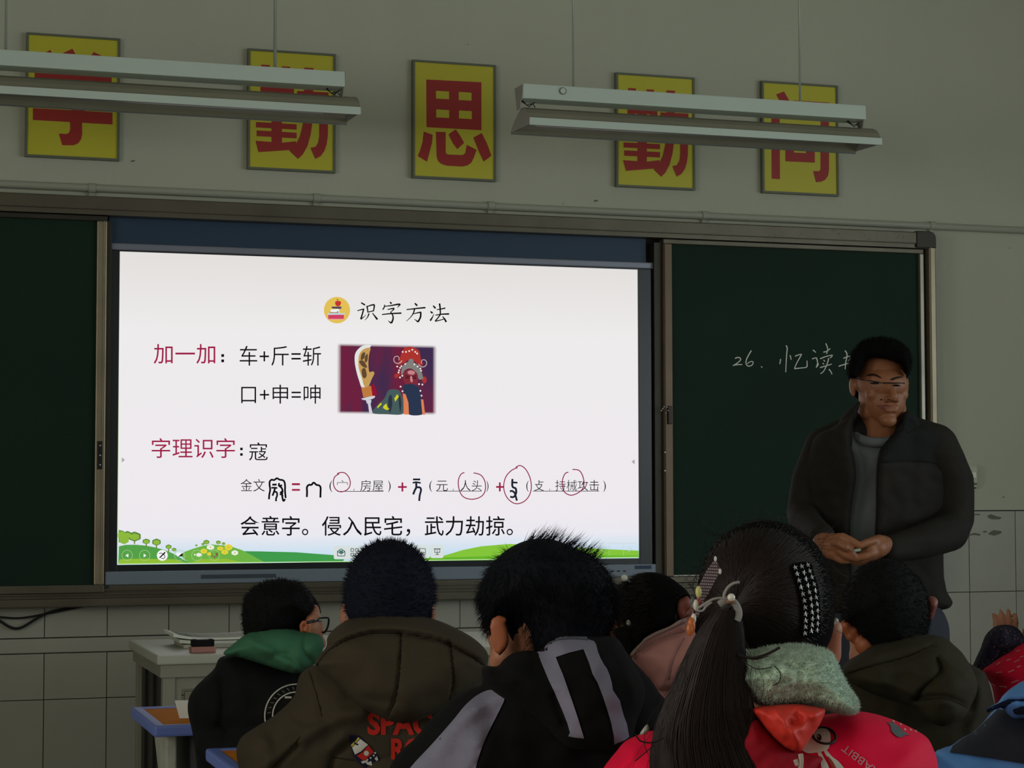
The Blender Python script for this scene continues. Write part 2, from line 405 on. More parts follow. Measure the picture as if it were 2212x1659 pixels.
# rounded corner caps
for sx, x in ((1, XB1), (-1, XB0)):
    pts = [(x-sx*0.085, 2.207), (x-sx*0.085, 2.272)]+[(x-sx*0.028+sx*0.028*math.sin(a), 2.244+0.028*math.cos(a)) for a in [PI/2*i/8 for i in range(9)]]+[(x, 2.207)]
    m_ = MB(); m_.prism([(a, -0.056, b) for a, b in pts], (0, 0.10, 0)); bb.part('corner_cap', m_, M_bronze_d, bevel=0.003)
m_ = MB(); m_.box((XB0+0.03, 0.030, 0.91), (XB1-0.03, 0.049, 2.21)); bb.part('back_panel', m_, M_black)
# fixed green strip above the screen and its silver lip
m_ = MB(); m_.box((-0.036, 0.012, 2.118), (1.935, 0.03, 2.206)); bb.part('upper_strip', m_, mat('blue_green_strip', (40, 66, 92), 0.5), label='dark blue-green strip above the screen')
m_ = MB(); m_.box((-0.036, -0.006, 2.093), (1.965, 0.02, 2.117), 0.004); bb.part('lip_rail', m_, mat('grey_lip_metal', (140, 144, 160), 0.35, 0.3))
for xa, xb in ((-0.047, -0.030), (1.955, 1.985)): m_ = MB(); m_.box((xa, -0.02, 0.945), (xb, 0.03, 2.19)); bb.part('inner_post', m_, M_bronze_d)
# scuffs on the top rail
m_ = MB()
for _ in range(46):
    x = random.uniform(1.9, 3.05) if random.random() < 0.8 else random.uniform(0.6, 1.9); z = random.uniform(2.226, 2.264); l = random.uniform(0.004, 0.018); a = random.uniform(0.2, 1.4)
    m_.tube([(x, -0.0522, z), (x+l*math.cos(a), -0.0522, z+min(l*math.sin(a), 2.266-z))], random.uniform(0.0004, 0.001), 4)
bb.part('scratch', m_, mat('scuffed_metal', (150, 142, 122), 0.5, 0.3), kind='stuff')

def board(name, label, x0, x1, sr, lockx, side):
    """sliding green board: surface, four rails, lock and screws"""
    z0, z1 = 0.957, 2.187
    t = Thing(name, label, 'blackboard', ((x0+x1)/2, -0.01, 0.93))
    m_ = MB(); m_.box((x0, -0.018, z0-0.002), (x1, -0.004, z1+0.002)); t.part('writing_surface', m_, M_green)
    m_ = MB(); m_.box((x0-0.036, -0.034, 2.186), (x1+0.012, 0.008, 2.205), 0.003); t.part('top_rail', m_, M_bronze)
    m_ = MB(); m_.box((x0-0.036, -0.034, 0.930), (x1+0.012, 0.008, 0.958), 0.003); t.part('bottom_rail', m_, M_bronze)
    return t
lb = Thing('sliding_chalkboard', 'left green sliding chalkboard panel, blank, beside the screen', 'blackboard', (-0.6, -0.01, 0.93))
m_ = MB(); m_.box((-1.19, -0.020, 0.955), (-0.079, -0.004, 2.19)); lb.part('writing_surface', m_, M_green)
m_ = MB(); m_.box((-1.19, -0.034, 2.186), (-0.047, 0.010, 2.204), 0.003); lb.part('top_rail', m_, M_bronze_d)
m_ = MB(); m_.box((-1.19, -0.034, 0.931), (-0.047, 0.010, 0.958), 0.003); lb.part('bottom_rail', m_, M_bronze)
m_ = MB(); m_.box((-0.081, -0.036, 0.958), (-0.048, 0.010, 2.186), 0.003); m_.box((-0.060, -0.039, 0.958), (-0.055, -0.035, 2.186)); lb.part('side_rail', m_, M_champ)
m_ = MB(); m_.box((-1.19, -0.036, 0.958), (-1.16, 0.010, 2.186), 0.003); lb.part('side_rail', m_, M_champ)
m_ = MB(); m_.box((-0.074, -0.040, 1.345), (-0.057, -0.035, 1.44), 0.001); h = lb.part('lock_plate', m_, M_black)
for z in (1.36, 1.392, 1.425):
    m_ = MB(); m_.sph((-0.0655, -0.041, z), 0.0035, 10, 6); lb.part('screw', m_, M_screw, smooth=True)
rb = Thing('sliding_chalkboard', 'right green sliding chalkboard panel with chalk writing behind the teacher', 'blackboard', (2.5, -0.01, 0.93))
m_ = MB(); m_.box((2.018, -0.020, 0.955), (3.058, -0.004, 2.19)); rb.part('writing_surface', m_, M_green)
m_ = MB(); m_.box((1.986, -0.034, 2.186), (3.075, 0.010, 2.204), 0.003); rb.part('top_rail', m_, M_bronze)
m_ = MB(); m_.box((1.986, -0.034, 0.931), (3.075, 0.010, 0.954), 0.003); rb.part('bottom_rail', m_, M_bronze)
m_ = MB(); m_.box((1.986, -0.036, 0.955), (2.020, 0.010, 2.186), 0.003); m_.box((1.990, -0.0395, 0.955), (1.9935, -0.035, 2.186)); rb.part('side_rail', m_, mat('brown_bronze_rail', (112, 94, 76), 0.4, 0.5, var=(5, 0.1)))
m_ = MB(); m_.box((3.056, -0.036, 0.955), (3.074, 0.010, 2.186), 0.003); rb.part('side_rail', m_, mat('pale_alu_rail', (150, 146, 132), 0.35, 0.6, var=(4, 0.25)))
m_ = MB(); m_.box((2.02, -0.022, 0.9555), (2.14, -0.019, 0.9595)); rb.part('chalk_ledge', m_, mat('white_ledge', (225, 225, 215), 0.5))
o = onY(1436, 884, -0.038); m_ = MB(); m_.box((1.998, -0.046, o.z-0.055), (2.014, -0.036, o.z+0.012), 0.002)
rb.part('lock_plate', m_, mat('brown_lock', (58, 44, 38), 0.4, 0.4))
for dx, dz in ((-7, 4), (-4, 0), (-1, -4), (5, -3), (7, 4), (3, 9)):
    c = onY(1436+dx, 883+dz, -0.048); m_ = MB(); m_.sph(c, 0.0032, 8, 6); rb.part('key_tooth', m_, M_screw, smooth=True)
for v in (977, 1017):
    c = onY(1437, v, -0.038); m_ = MB(); m_.sph(c, 0.0045, 10, 6); rb.part('screw', m_, M_screw, smooth=True)
# chalk writing: 26. and three characters
cs = []
def ck(pl, w0=2.2, w1=None): cs.append(stroke(zpx(pl, 1560, 720, 7.373), w0, w1))
for pl in ([(205,400),(240,385),(280,390),(295,415),(270,450),(215,490),(170,515)], [(170,515),(230,500),(320,497)], [(465,275),(425,340),(390,410),(378,470),(400,515),(435,522),(475,505),(495,470),(480,448),(440,455),(400,485)],
           [(620,528),(640,545)], [(930,410),(925,450),(915,490)], [(1015,195),(1035,230),(1028,330),(1020,450),(1012,620)], [(1080,350),(1090,380),(1098,422)],
           [(1160,365),(1210,345),(1265,330)], [(1265,330),(1240,380),(1190,470),(1150,560)], [(1150,563),(1230,555),(1330,545)], [(1330,545),(1352,520),(1350,435)],
           [(1445,265),(1470,285),(1492,305)], [(1432,408),(1470,395),(1500,388)], [(1500,388),(1515,440),(1518,480),(1495,545)], [(1495,545),(1520,515),(1535,480)],
           [(1650,160),(1670,210),(1680,260),(1662,330)], [(1612,300),(1670,285),(1722,240)], [(1560,405),(1650,370),(1755,345)], [(1755,345),(1745,370),(1715,395)],
           [(1615,425),(1630,440),(1635,450)], [(1600,475),(1615,487),(1625,492)], [(1690,395),(1690,430),(1650,540),(1610,610),(1565,645)], [(1560,545),(1650,520),(1745,490)], [(1700,570),(1730,610),(1750,655)],
           [(1930,398),(1990,375),(2050,358)], [(2050,358),(2040,400),(2010,440)], [(1955,275),(1985,320),(1985,380),(1965,480),(1960,570)], [(1855,525),(1930,500),(2010,478)],
           [(2010,478),(2130,440),(2160,460),(2120,500)], [(2088,300),(2105,312)]):
    ck(pl, 2.5, 1.8)
m_ = MB(); flatY(merge2d(cs), -0.0206, m_); rb.part('chalk_writing', m_, M_chalk, fix=False, label='white handwritten chalk characters')

# ================================================================== POSTERS
M_py = mat('poster_yellow', (214, 206, 54), 0.45, var=(3, 0.04)); M_pr = mat('poster_red', (176, 44, 38), 0.5); M_pf = mat('poster_edge_grey', (112, 116, 100), 0.5, 0.2)
z1 = lambda pl: zpx(pl, 0, 40, 2.765); z2 = lambda pl: zpx(pl, 800, 80, 3.6867); z3 = lambda pl: zpx(pl, 1100, 140, 2.6024)
xue = [z1(p) for p in ([(250,217),(300,187),(338,250),(286,278)], [(375,207),(433,180),(472,252),(415,274)], [(560,200),(628,232),(566,300),(505,272)],
    [(208,296),(668,318),(666,450),(596,446),(598,392),(281,374),(280,430),(206,424)], [(290,430),(592,447),(586,502),(492,560),(420,553),(474,497),(290,486)],
    [(197,535),(672,562),(672,633),(197,606)], [(418,600),(490,604),(491,690),(484,722),(466,746),(440,757),(372,757),(352,687),(398,690),(414,680),(420,660)])]
qin = [z1(p) for p in ([(1535,318),(1778,332),(1778,378),(1535,364)], [(1560,275),(1612,278),(1612,405),(1560,402)], [(1683,285),(1733,288),(1733,412),(1683,408)],
    [(1556,402),(1756,414),(1756,446),(1556,434)], [(1556,488),(1756,500),(1756,528),(1556,516)], [(1556,402),(1604,405),(1604,519),(1556,516)], [(1706,410),(1756,414),(1756,528),(1706,525)],
    [(1622,402),(1684,405),(1684,762),(1622,762)], [(1536,546),(1770,560),(1770,598),(1536,584)], [(1530,618),(1772,632),(1772,664),(1530,650)], [(1534,668),(1772,682),(1772,716),(1534,702)],
    [(1527,730),(1680,742),(1768,733),(1770,783),(1545,798)], [(1776,432),(1962,442),(1962,492),(1776,480)], [(1908,440),(1962,443),(1958,700),(1951,750),(1938,790),(1915,822),(1884,838),(1855,772),(1886,766),(1902,740),(1908,700)],
    [(1818,293),(1873,296),(1868,600),(1856,690),(1835,765),(1808,812),(1780,838),(1730,790),(1766,756),(1792,705),(1810,630),(1816,560)])]
si = [z2(p) for p in ([(445,338),(885,360),(885,742),(447,718)], [(425,753),(497,778),(492,840),(452,993),(377,948),(395,905),(415,840)],
    [(522,754),(600,757),(600,915),(606,930),(625,936),(735,940),(755,925),(768,858),(846,898),(825,960),(805,1000),(775,1022),(735,1032),(610,1025),(568,1012),(540,990),(528,955)],
    [(622,776),(680,735),(715,785),(747,843),(692,893),(660,850)], [(820,800),(888,765),(930,850),(965,945),(902,992),(868,920)])]
si_h = [z2(p) for p in ([(523,428),(627,434),(627,496),(523,490)], [(704,437),(806,443),(806,507),(704,501)], [(525,576),(628,582),(628,645),(525,640)], [(706,585),(808,590),(808,654),(706,648)])]
wen = [z3(p) for p in ([(1473,210),(1520,213),(1522,643),(1475,640)], [(1500,166),(1545,150),(1590,228),(1545,248)], [(1600,200),(1798,212),(1798,590),(1793,622),(1778,645),(1755,657),(1724,660),(1708,597),(1742,598),(1750,588),(1750,262),(1600,252)],
    [(1553,345),(1718,355),(1718,400),(1553,390)], [(1553,345),(1601,348),(1601,545),(1553,542)], [(1669,352),(1718,355),(1718,550),(1669,547)], [(1553,490),(1718,500),(1718,550),(1553,542)])]
# shift the diligence character onto the second poster
def remap(polys, src, dst):
    A = np.array([[x, y, 1] for x, y in src]); M_ = np.linalg.lstsq(A, np.array(dst), rcond=None)[0]
    return [[tuple(np.array([x, y, 1])@M_) for x, y in p] for p in polys]
C1 = [(57,70),(261,83),(257,347),(54,338)]; C2 = [(534.5,104),(724,117),(726,373.5),(536,365)]; C3 = [(890,129),(1070.6,140),(1072,391),(893,385)]
C4 = [(1330,157.7),(1500,166),(1502,410.5),(1332,403)]; C5 = [(1645,176),(1810,183),(1812,423),(1648,417)]
for nm, cr, polys, holes in (('far left yellow poster with red character for learning, partly behind the left lamp', C1, xue, []), ('yellow poster with red character behind the right end of the left lamp', C2, qin, []),
        ('middle yellow poster with a fully visible red character between the two lamps', C3, si, si_h), ('yellow poster with red character behind the middle of the right lamp', C4, remap(qin, C2, C4), []),
        ('far right yellow poster with red character inside a gate shape, behind the right lamp', C5, wen, [])):
    c = [onY(u, v, 0.03) for u, v in cr]; xa = (c[0].x+c[3].x)/2; xb = (c[1].x+c[2].x)/2; za = (c[2].z+c[3].z)/2; zb = (c[0].z+c[1].z)/2
    t = Thing('wall_poster', nm, 'poster', ((xa+xb)/2, 0.05, za), 'yellow character posters above the blackboard')
    m_ = MB(); f = 0.0075
    m_.box((xa, 0.028, za+f), (xa+f, 0.0495, zb-f)); m_.box((xb-f, 0.028, za+f), (xb, 0.0495, zb-f)); m_.box((xa, 0.028, za), (xb, 0.0495, za+f)); m_.box((xa, 0.028, zb-f), (xb, 0.0495, zb)); t.part('frame', m_, M_pf)
    m_ = MB(); m_.box((xa+f, 0.033, za+f), (xb-f, 0.049, zb-f)); t.part('panel', m_, M_py)
    m_ = MB()
    for k_, p in enumerate(polys):
        flatY(fill2d([p]+(holes if holes and k_ == 0 else [])), 0.0327-0.00012*k_, m_)
    t.part('character', m_, M_pr, fix=False)

# ================================================================== CONDUIT
M_pipe = mat('painted_conduit', (176, 178, 162), 0.5)
t = Thing('wall_conduit', 'white painted conduit pipe running along the wall above the blackboard', 'pipe', (0.9, 0.036, 2.307))
m_ = MB(); m_.tube([(XL+0.01, 0.034, 2.309), (0.6, 0.034, 2.307), (1.5, 0.036, 2.3055), (2.6, 0.034, 2.306), (XR-0.01, 0.034, 2.302)], 0.0135, 14); t.part('pipe', m_, M_pipe, smooth=True)
for x in (-0.093, 0.690, 1.337, 2.183, 3.152):
    m_ = MB(); m_.tube([(x-0.012, 0.034, 2.307), (x+0.012, 0.034, 2.307)], 0.017, 14); m_.box((x-0.010, 0.036, 2.275), (x+0.010, 0.0495, 2.292), 0.002); t.part('pipe_clip', m_, M_pipe, smooth=False)

# ================================================================== BLACKBOARD LAMPS
M_lampw = mat('lamp_enamel_pale', (206, 220, 208), 0.4, var=(2, 0.03)); M_refl = mat('lamp_reflector_shaded', (140, 138, 118), 0.55, var=(5, 0.08)); M_in = mat('reflector_inside', (112, 116, 106), 0.5)  # reflector colour includes its shade: darker and browner than the housing
M_rod = mat('lamp_rod', (176, 184, 170), 0.4, 0.2)
def lamp(x0, x1, rods, label, btn):
    t = Thing('blackboard_lamp', label, 'lamp', ((x0+x1)/2, -0.65, 2.45), 'suspended lamps in front of the blackboard')
    yf, yr = -0.700, -0.615
    m_ = MB(); m_.box((x0, yf, 2.558), (x1, yr, 2.607), 0.003); t.part('housing', m_, M_lampw)
    # reflector: curved shell
    prof = []
    for i in range(9):
        a = PI*(0.10+0.80*i/8); prof.append((-0.655-0.057*math.cos(a)*(1.0), 2.468+0.062*math.sin(a)))
    front = [(-0.7235, 2.484)]; 
    prof = [(-0.726, 2.470), (-0.728, 2.486), (-0.716, 2.496), (-0.706, 2.510), (-0.690, 2.524), (-0.665, 2.534), (-0.640, 2.534), (-0.610, 2.524), (-0.575, 2.506), (-0.545, 2.488), (-0.535, 2.474)]
    xa, xb = x0+0.012, x1+0.045 if True else x1
    xa = x0+0.012
    n = len(prof); inn = [(y+(0.003 if y < -0.65 else -0.003), z-0.004) for y, z in prof]
    vs = [(x, y, z) for x in (xa, xb) for y, z in prof]+[(x, y, z) for x in (xa, xb) for y, z in inn]
    fs = [(i, i+1, n+i+1, n+i) for i in range(n-1)]+[(2*n+i, 3*n+i, 3*n+i+1, 2*n+i+1) for i in range(n-1)]+[(0, n, 3*n, 2*n), (n-1, 3*n-1, 4*n-1, 2*n-1)]
    m_ = MB(); m_.add(vs, fs); t.part('reflector', m_, M_refl, smooth=False)
    m_ = MB(); m_.box((xa, -0.7305, 2.466), (xb, -0.7245, 2.4875), 0.001); m_.box((xa, -0.7285, 2.4865), (xb, -0.722, 2.4905), 0.001); t.part('front_lip', m_, M_lampw)
    m_ = MB(); m_.box((xa, -0.537, 2.466), (xb, -0.531, 2.480), 0.001); t.part('rear_lip', m_, M_in)
    for x, sx in ((xa, 1), (xb, -1)):
        m_ = MB(); m_.prism([(x, y, z) for y, z in prof], (sx*0.003, 0, 0)); t.part('end_cap', m_, mat('lamp_end_grey', (150, 148, 142), 0.5), bevel=0.001)
    for x, sx in ((x0-0.003, 1), (x1-0.001, -1)):
        m_ = MB(); m_.prism([(x, -0.698, 2.604), (x, -0.618, 2.604), (x, -0.640, 2.528), (x, -0.672, 2.528)], (0.0035, 0, 0)); t.part('bracket', m_, mat('lamp_end_grey', (150, 148, 142), 0.5))
    for x in (x0+0.03, x1-0.03):
        m_ = MB(); m_.tube([(x-0.02, -0.66, 2.558), (x-0.01, -0.675, 2.540), (x+0.01, -0.68, 2.545), (x+0.02, -0.672, 2.535)], 0.0018, 6); m_.tube([(x-0.02, -0.65, 2.558), (x+0.0, -0.67, 2.536), (x+0.02, -0.67, 2.552)], 0.0018, 6); t.part('wire', m_, M_black, smooth=True)
    m_ = MB(); m_.tube([(x0+0.06, -0.655, 2.488), (x1-0.06, -0.655, 2.488)], 0.013, 12); t.part('tube_light', m_, mat('unlit_tube', (150, 150, 145), 0.3), smooth=True)
    for x, r in rods:
        m_ = MB(); m_.tube([(x, -0.655, 2.606), (x, -0.655, ZC)], r, 8); t.part('suspension_rod', m_, M_rod, smooth=True)
        m_ = MB(); m_.tube([(x, -0.655, 2.604), (x, -0.655, 2.614)], r*2.2, 10); t.part('rod_nut', m_, M_rod)
    if btn:
        m_ = MB(); m_.tube([(btn, -0.704, 2.589), (btn, -0.699, 2.589)], 0.012, 20); b_ = t.part('bulb_socket_plug', m_, mat('socket_rim', (110, 115, 100), 0.5))
        m_ = MB(); m_.tube([(btn, -0.7052, 2.589), (btn, -0.702, 2.589)], 0.0095, 20); t.part('socket_face', m_, M_lampw)
lamp(1.219, 2.475, [(1.41, 0.0042), (2.244, 0.0042)], 'right suspended blackboard lamp, in front of the two right posters', 1.356)
lamp(-0.640, 0.620, [(-0.428, 0.0042), (0.403, 0.0055)], 'left suspended blackboard lamp, cut by the left edge of the photo', None)

# ================================================================== INTERACTIVE DISPLAY
M_bez = mat('bezel_navy_black', (22, 27, 38), 0.3, spec=0.6); M_grey = mat('display_lower_grey', (132, 146, 162), 0.4, 0.0)
dsp = Thing('interactive_display', 'large wall display switched on, showing a slide of red and black characters', 'display', (0.947, 0.0, 0.957))
m_ = MB()
m_.box((-0.044, -0.008, 0.945), (-0.001, 0.028, 2.092), 0.002); m_.box((1.896, -0.008, 0.945), (1.948, 0.028, 2.092), 0.002)
m_.box((-0.001, -0.008, 2.0885), (1.896, 0.028, 2.0925)); m_.box((-0.001, -0.008, 1.001), (1.896, 0.028, 1.0225)); dsp.part('bezel', m_, M_bez)
m_ = MB(); m_.box((-0.042, -0.022, 0.956), (1.955, 0.02, 1.001), 0.004); dsp.part('lower_panel', m_, M_grey)
m_ = MB(); m_.box((0.28, -0.0225, 0.972), (0.54, -0.021, 0.986)); dsp.part('sensor_window', m_, mat('sensor_dark', (74, 86, 100), 0.3))
m_ = MB()
for u in (1322, 1336, 1349): c = onY(u, 1233.5, -0.0222); m_.box((c.x-0.006, -0.0235, c.z-0.002), (c.x+0.006, -0.021, c.z+0.002))
dsp.part('port', m_, M_black)
a = onY(1371, 1222, -0.022); b = onY(1397, 1229, -0.022); m_ = MB(); m_.box((a.x, -0.0235, b.z), (b.x+0.018, -0.021, a.z)); dsp.part('blue_label', m_, mat('label_blue', (40, 62, 98), 0.5))
m_ = MB(); flatY(text2d('COOLER', (1373, 1224.5, 1394, 1228.5)), -0.0237, m_) if False else None
# switched-on panel: white slide with a soft blue foot
sm = bpy.data.materials.new('slide_background'); sm.use_nodes = True; nt = sm.node_tree; N = nt.nodes; L = nt.links; N.remove(N['Principled BSDF'])
tc = N.new('ShaderNodeTexCoord'); sp = N.new('ShaderNodeSeparateXYZ'); L.new(tc.outputs['Generated'], sp.inputs[0])
cr = N.new('ShaderNodeValToRGB'); e = cr.color_ramp; e.elements[0].position = 0.0; e.elements[0].color = (*lin((188, 216, 236)), 1); e.elements[1].position = 0.16; e.elements[1].color = (*lin((238, 233, 238)), 1)
e.elements.new(0.035).color = (*lin((205, 225, 240)), 1); e.elements.new(0.09).color = (*lin((234, 233, 240)), 1); e.elements.new(0.75).color = (*lin((238, 235, 236)), 1); e.elements.new(1.0).color = (*lin((226, 223, 220)), 1)
L.new(sp.outputs[2], cr.inputs[0]); em = N.new('ShaderNodeEmission'); em.inputs[1].default_value = 1.0; L.new(cr.outputs[0], em.inputs[0]); L.new(em.outputs[0], N['Material Output'].inputs[0])
m_ = MB(); m_.box((-0.001, -0.0005, 1.0225), (1.896, 0.02, 2.0885)); scr = dsp.part('screen', m_, sm)
E_k = emat('slide_black', (14, 14, 16)); E_r = emat('slide_crimson', (158, 30, 72)); E_pen = emat('pen_crimson', (140, 34, 70)); E_w = emat('slide_white', (244, 244, 244)); E_line = emat('slide_soft_line', (170, 215, 150))
def sub(name, vf, m_e, y=-0.0012, label=None, kind=None):
    m_ = MB(); flatY(vf, y, m_); return dsp.part(name, m_, m_e, parent=scr, fix=False, label=label, kind=kind)
A = lambda x0, y0, x1, y1: (240+x0/2.9105, 600+y0/2.9105, 240+x1/2.9105, 600+y1/2.9105)
sub('slide_text', text2d('加一加', A(268, 417, 655, 541), 0.002), E_r)
sub('slide_text', merge2d([fill2d([rect(478, 765, 484, 771)]), fill2d([rect(478, 776.5, 484, 782.5)])]), E_k)
sub('slide_text', text2d('车+斤=斩', (517.7, 747, 693.6, 790), -0.003), E_k)
sub('slide_text', text2d('口+申=呻', (521, 831, 692.5, 872), -0.003), E_k)
sub('slide_text', text2d('字理识字', (327.6, 946.5, 507.4, 989.4), 0.000), E_r)
sub('slide_text', merge2d([fill2d([rect(518.8, 967, 524.3, 972.5)]), fill2d([rect(518.8, 979, 524.3, 984.5)])]), E_k)
sub('slide_text', text2d('寇', (538, 955.7, 578.5, 995), -0.003), E_k)
sub('slide_text', text2d('会意字。侵入民宅，武力劫掠。', (519.4, 1114.5, 1108, 1158.5), 0.004), E_k)
B3 = lambda x0, y0, x1, y1: (500+x0/5.53, 1000+y0/5.53, 500+x1/5.53, 1000+y1/5.53)
B4 = lambda x0, y0, x1, y1: (860+x0/4.608, 990+y0/4.608, 860+x1/4.608, 990+y1/4.608)
OT = -0.005
sub('slide_text', text2d('金文', B3(110, 193, 398, 341), OT), E_k)
sub('slide_text', merge2d([fill2d([rect(*B3(722, 242, 818, 266))]), fill2d([rect(*B3(722, 311, 818, 333))])]), E_r)
sub('slide_text', text2d('(', B3(1170, 212, 1204, 348), OT), E_k)
s3 = lambda pl: zpx(pl, 500, 1000, 5.53); s4 = lambda pl: zpx(pl, 860, 990, 4.608)
sub('slide_text', merge2d([stroke(s3([(1318,205),(1335,228)]), 1.3), stroke(s3([(1264,265),(1264,234),(1386,234),(1386,265)]), 1.1, sm=False), stroke(s3([(1468,308),(1458,338)]), 1.2, 0.6)]), E_k)
sub('slide_text', text2d('房屋', B3(1540, 205, 1815, 337), OT), E_k)
sub('slide_underline', fill2d([rect(*B3(1262, 336, 1815, 343))]), E_k)
sub('slide_text', text2d(')', B3(1870, 212, 1902, 348), OT), E_k)
for bx in (B3(1990, 233, 2094, 342), B4(975, 240, 1050, 330)):
    x0, y0, x1, y1 = bx; cx, cy, h = (x0+x1)/2, (y0+y1)/2, 1.9
    sub('slide_text', merge2d([fill2d([rect(x0, cy-h, x1, cy+h)]), fill2d([rect(cx-h, y0, cx+h, cy-h)]), fill2d([rect(cx-h, cy+h, cx+h, y1)])]), E_r)
sub('slide_text', text2d('(', B4(310, 224, 338, 334), OT), E_k)
sub('slide_text', text2d('元', B4(380, 224, 494, 326), OT), E_k)
sub('slide_text', merge2d([stroke(s4([(552,303),(545,325)]), 1.2, 0.6), stroke(s4([(1512,303),(1505,325)]), 1.2, 0.6)]), E_k)
sub('slide_text', text2d('人头', B4(620, 218, 832, 326), OT), E_k)
sub('slide_underline', fill2d([rect(*B4(380, 324, 832, 330))]), E_k)
sub('slide_text', text2d(')', B4(878, 224, 900, 334), OT), E_k)
sub('slide_text', text2d('(', B4(1275, 224, 1300, 334), OT), E_k)
sub('slide_text', text2d('攴', B4(1355, 216, 1450, 324), OT), E_k)
sub('slide_text', text2d('持械攻击', B4(1565, 215, 2000, 324), OT), E_k)
sub('slide_underline', fill2d([rect(*B4(1340, 324, 2000, 330))]), E_k)
sub('slide_text', text2d(')', B4(2042, 224, 2068, 334), OT), E_k)
# bronze-script characters
g1 = [([(448,435),(452,380),(462,320),(455,260),(458,222),(480,200),(510,205),(542,183),(575,200),(610,205),(632,225),(640,270),(640,340),(648,420)], 4.0), ([(487,260),(540,258)], 4.2), ([(475,298),(515,296),(548,300)], 3.6), ([(520,300),(510,340),(490,392)], 4.0),
      ([(512,345),(540,350),(545,390),(532,430),(535,458)], 3.8), ([(570,240),(568,275),(605,265)], 4.0), ([(570,275),(600,300),(608,335),(580,360)], 4.0), ([(575,375),(600,378),(615,400)], 3.6), ([(612,330),(605,385),(620,455),(640,430)], 4.0)]
g2 = [([(900,408),(903,350),(902,290),(925,262),(955,262),(982,235),(1015,262),(1045,268),(1064,292),(1064,350),(1062,414)], 4.2)]
sub('slide_glyph', merge2d([stroke(s3(p), w_) for p, w_ in g1]), E_k); sub('slide_glyph', merge2d([stroke(s3(p), w_) for p, w_ in g2]), E_k)
g3 = [([(148,210),(220,210)], 4.0), ([(145,245),(180,238),(225,246)], 3.6), ([(180,245),(180,290),(165,320),(150,360)], 4.4), ([(180,290),(215,290),(228,315),(215,370),(210,425)], 4.2)]
g4 = [([(1138,205),(1138,280),(1170,300),(1175,330)], 4.4), ([(1140,240),(1188,243)], 3.8), ([(1112,330),(1135,325),(1160,345),(1170,375),(1182,422)], 4.2), ([(1115,382),(1150,385),(1175,345),(1172,310)], 4.2)]
for g in (g3, g4): sub('slide_glyph', merge2d([stroke(s4(p), w_) for p, w_ in g]), emat('slide_ink_blue', (30, 32, 48)))
# pen rings drawn over the text
rings = [s3([(1262,130),(1300,115),(1350,118),(1395,160),(1418,220),(1412,280),(1375,325),(1310,345),(1255,325),(1225,280),(1218,220),(1235,165),(1285,130)]),
         s4([(660,140),(625,160),(602,210),(600,270),(620,345),(660,390),(735,408),(810,390),(855,350),(870,290),(860,220),(820,165),(750,145)]),
         s4([(1190,92),(1130,120),(1075,180),(1052,260),(1060,340),(1100,410),(1170,452),(1245,435),(1300,380),(1325,300),(1315,200),(1270,110),(1215,72),(1170,90)]),
         s4([(1695,138),(1665,150),(1640,200),(1635,270),(1655,335),(1715,367),(1780,350),(1835,305),(1850,240),(1835,170),(1800,120),(1735,110)])]
for r_ in rings: sub('pen_ring', stroke(r_, 2.1), E_pen, -0.0018)
# brush-style title
t1 = lambda pl: zpx(pl, 680, 620, 5.53)
tt = [([(553,187),(600,215)], 3.0, 3.6), ([(508,283),(550,272),(590,262)], 2.0, 3.0), ([(584,264),(566,330),(548,385)], 3.2, 3.4), ([(550,385),(585,358),(614,332)], 3.0, .8), ([(622,225),(630,265),(634,306)], 3.4, 2.6), ([(628,232),(680,215),(715,212)], 2.4, 3.6),
      ([(712,214),(708,250),(700,292)], 3.6, 2.6), ([(634,300),(702,284)], 2.2, 2.6), ([(648,315),(630,360),(596,398)], 3.4, .9), ([(688,310),(715,345),(748,388)], 2.0, 4.6),
      ([(898,180),(918,200)], 3.0, 4.0), ([(835,210),(830,240),(812,270)], 2.2, 3.2), ([(835,232),(920,220),(1005,205),(1018,216)], 2.0, 4.0), ([(1015,214),(1000,230),(985,248)], 3.6, .8), ([(868,270),(910,260),(950,254)], 2.0, 3.4), ([(950,255),(930,280),(905,300)], 3.2, 1.6),
      ([(905,298),(930,335),(935,380),(915,432)], 2.4, 4.2), ([(916,432),(895,418),(875,402)], 4.0, 1.0), ([(802,330),(900,318),(1035,312)], 2.4, 3.6),
      ([(1194,193),(1224,224)], 3.0, 4.4), ([(1096,270),(1200,258),(1322,246)], 2.4, 3.6), ([(1192,262),(1178,310),(1145,360),(1092,410)], 3.4, 1.0), ([(1172,322),(1220,310),(1270,300)], 1.8, 3.4), ([(1266,300),(1262,360),(1232,418)], 3.8, 4.0), ([(1232,418),(1212,400),(1188,384)], 3.8, 1.0),
      ([(1413,222),(1442,255)], 2.8, 4.4), ([(1380,292),(1408,312)], 2.8, 4.4), ([(1378,402),(1400,370),(1425,318)], 4.4, 1.0), ([(1456,272),(1510,262),(1560,252)], 2.0, 3.2), ([(1490,196),(1498,260),(1500,325)], 3.8, 3.0), ([(1440,336),(1520,325),(1605,322)], 2.2, 3.8),
      ([(1500,328),(1470,370),(1436,408)], 3.0, 2.6), ([(1438,410),(1500,395),(1560,378)], 2.6, 2.0), ([(1526,350),(1552,385),(1570,418)], 2.0, 4.6)]
sub('slide_title', merge2d([stroke(t1(p), a*.95, b*.95) for p, a, b in tt]), E_k)
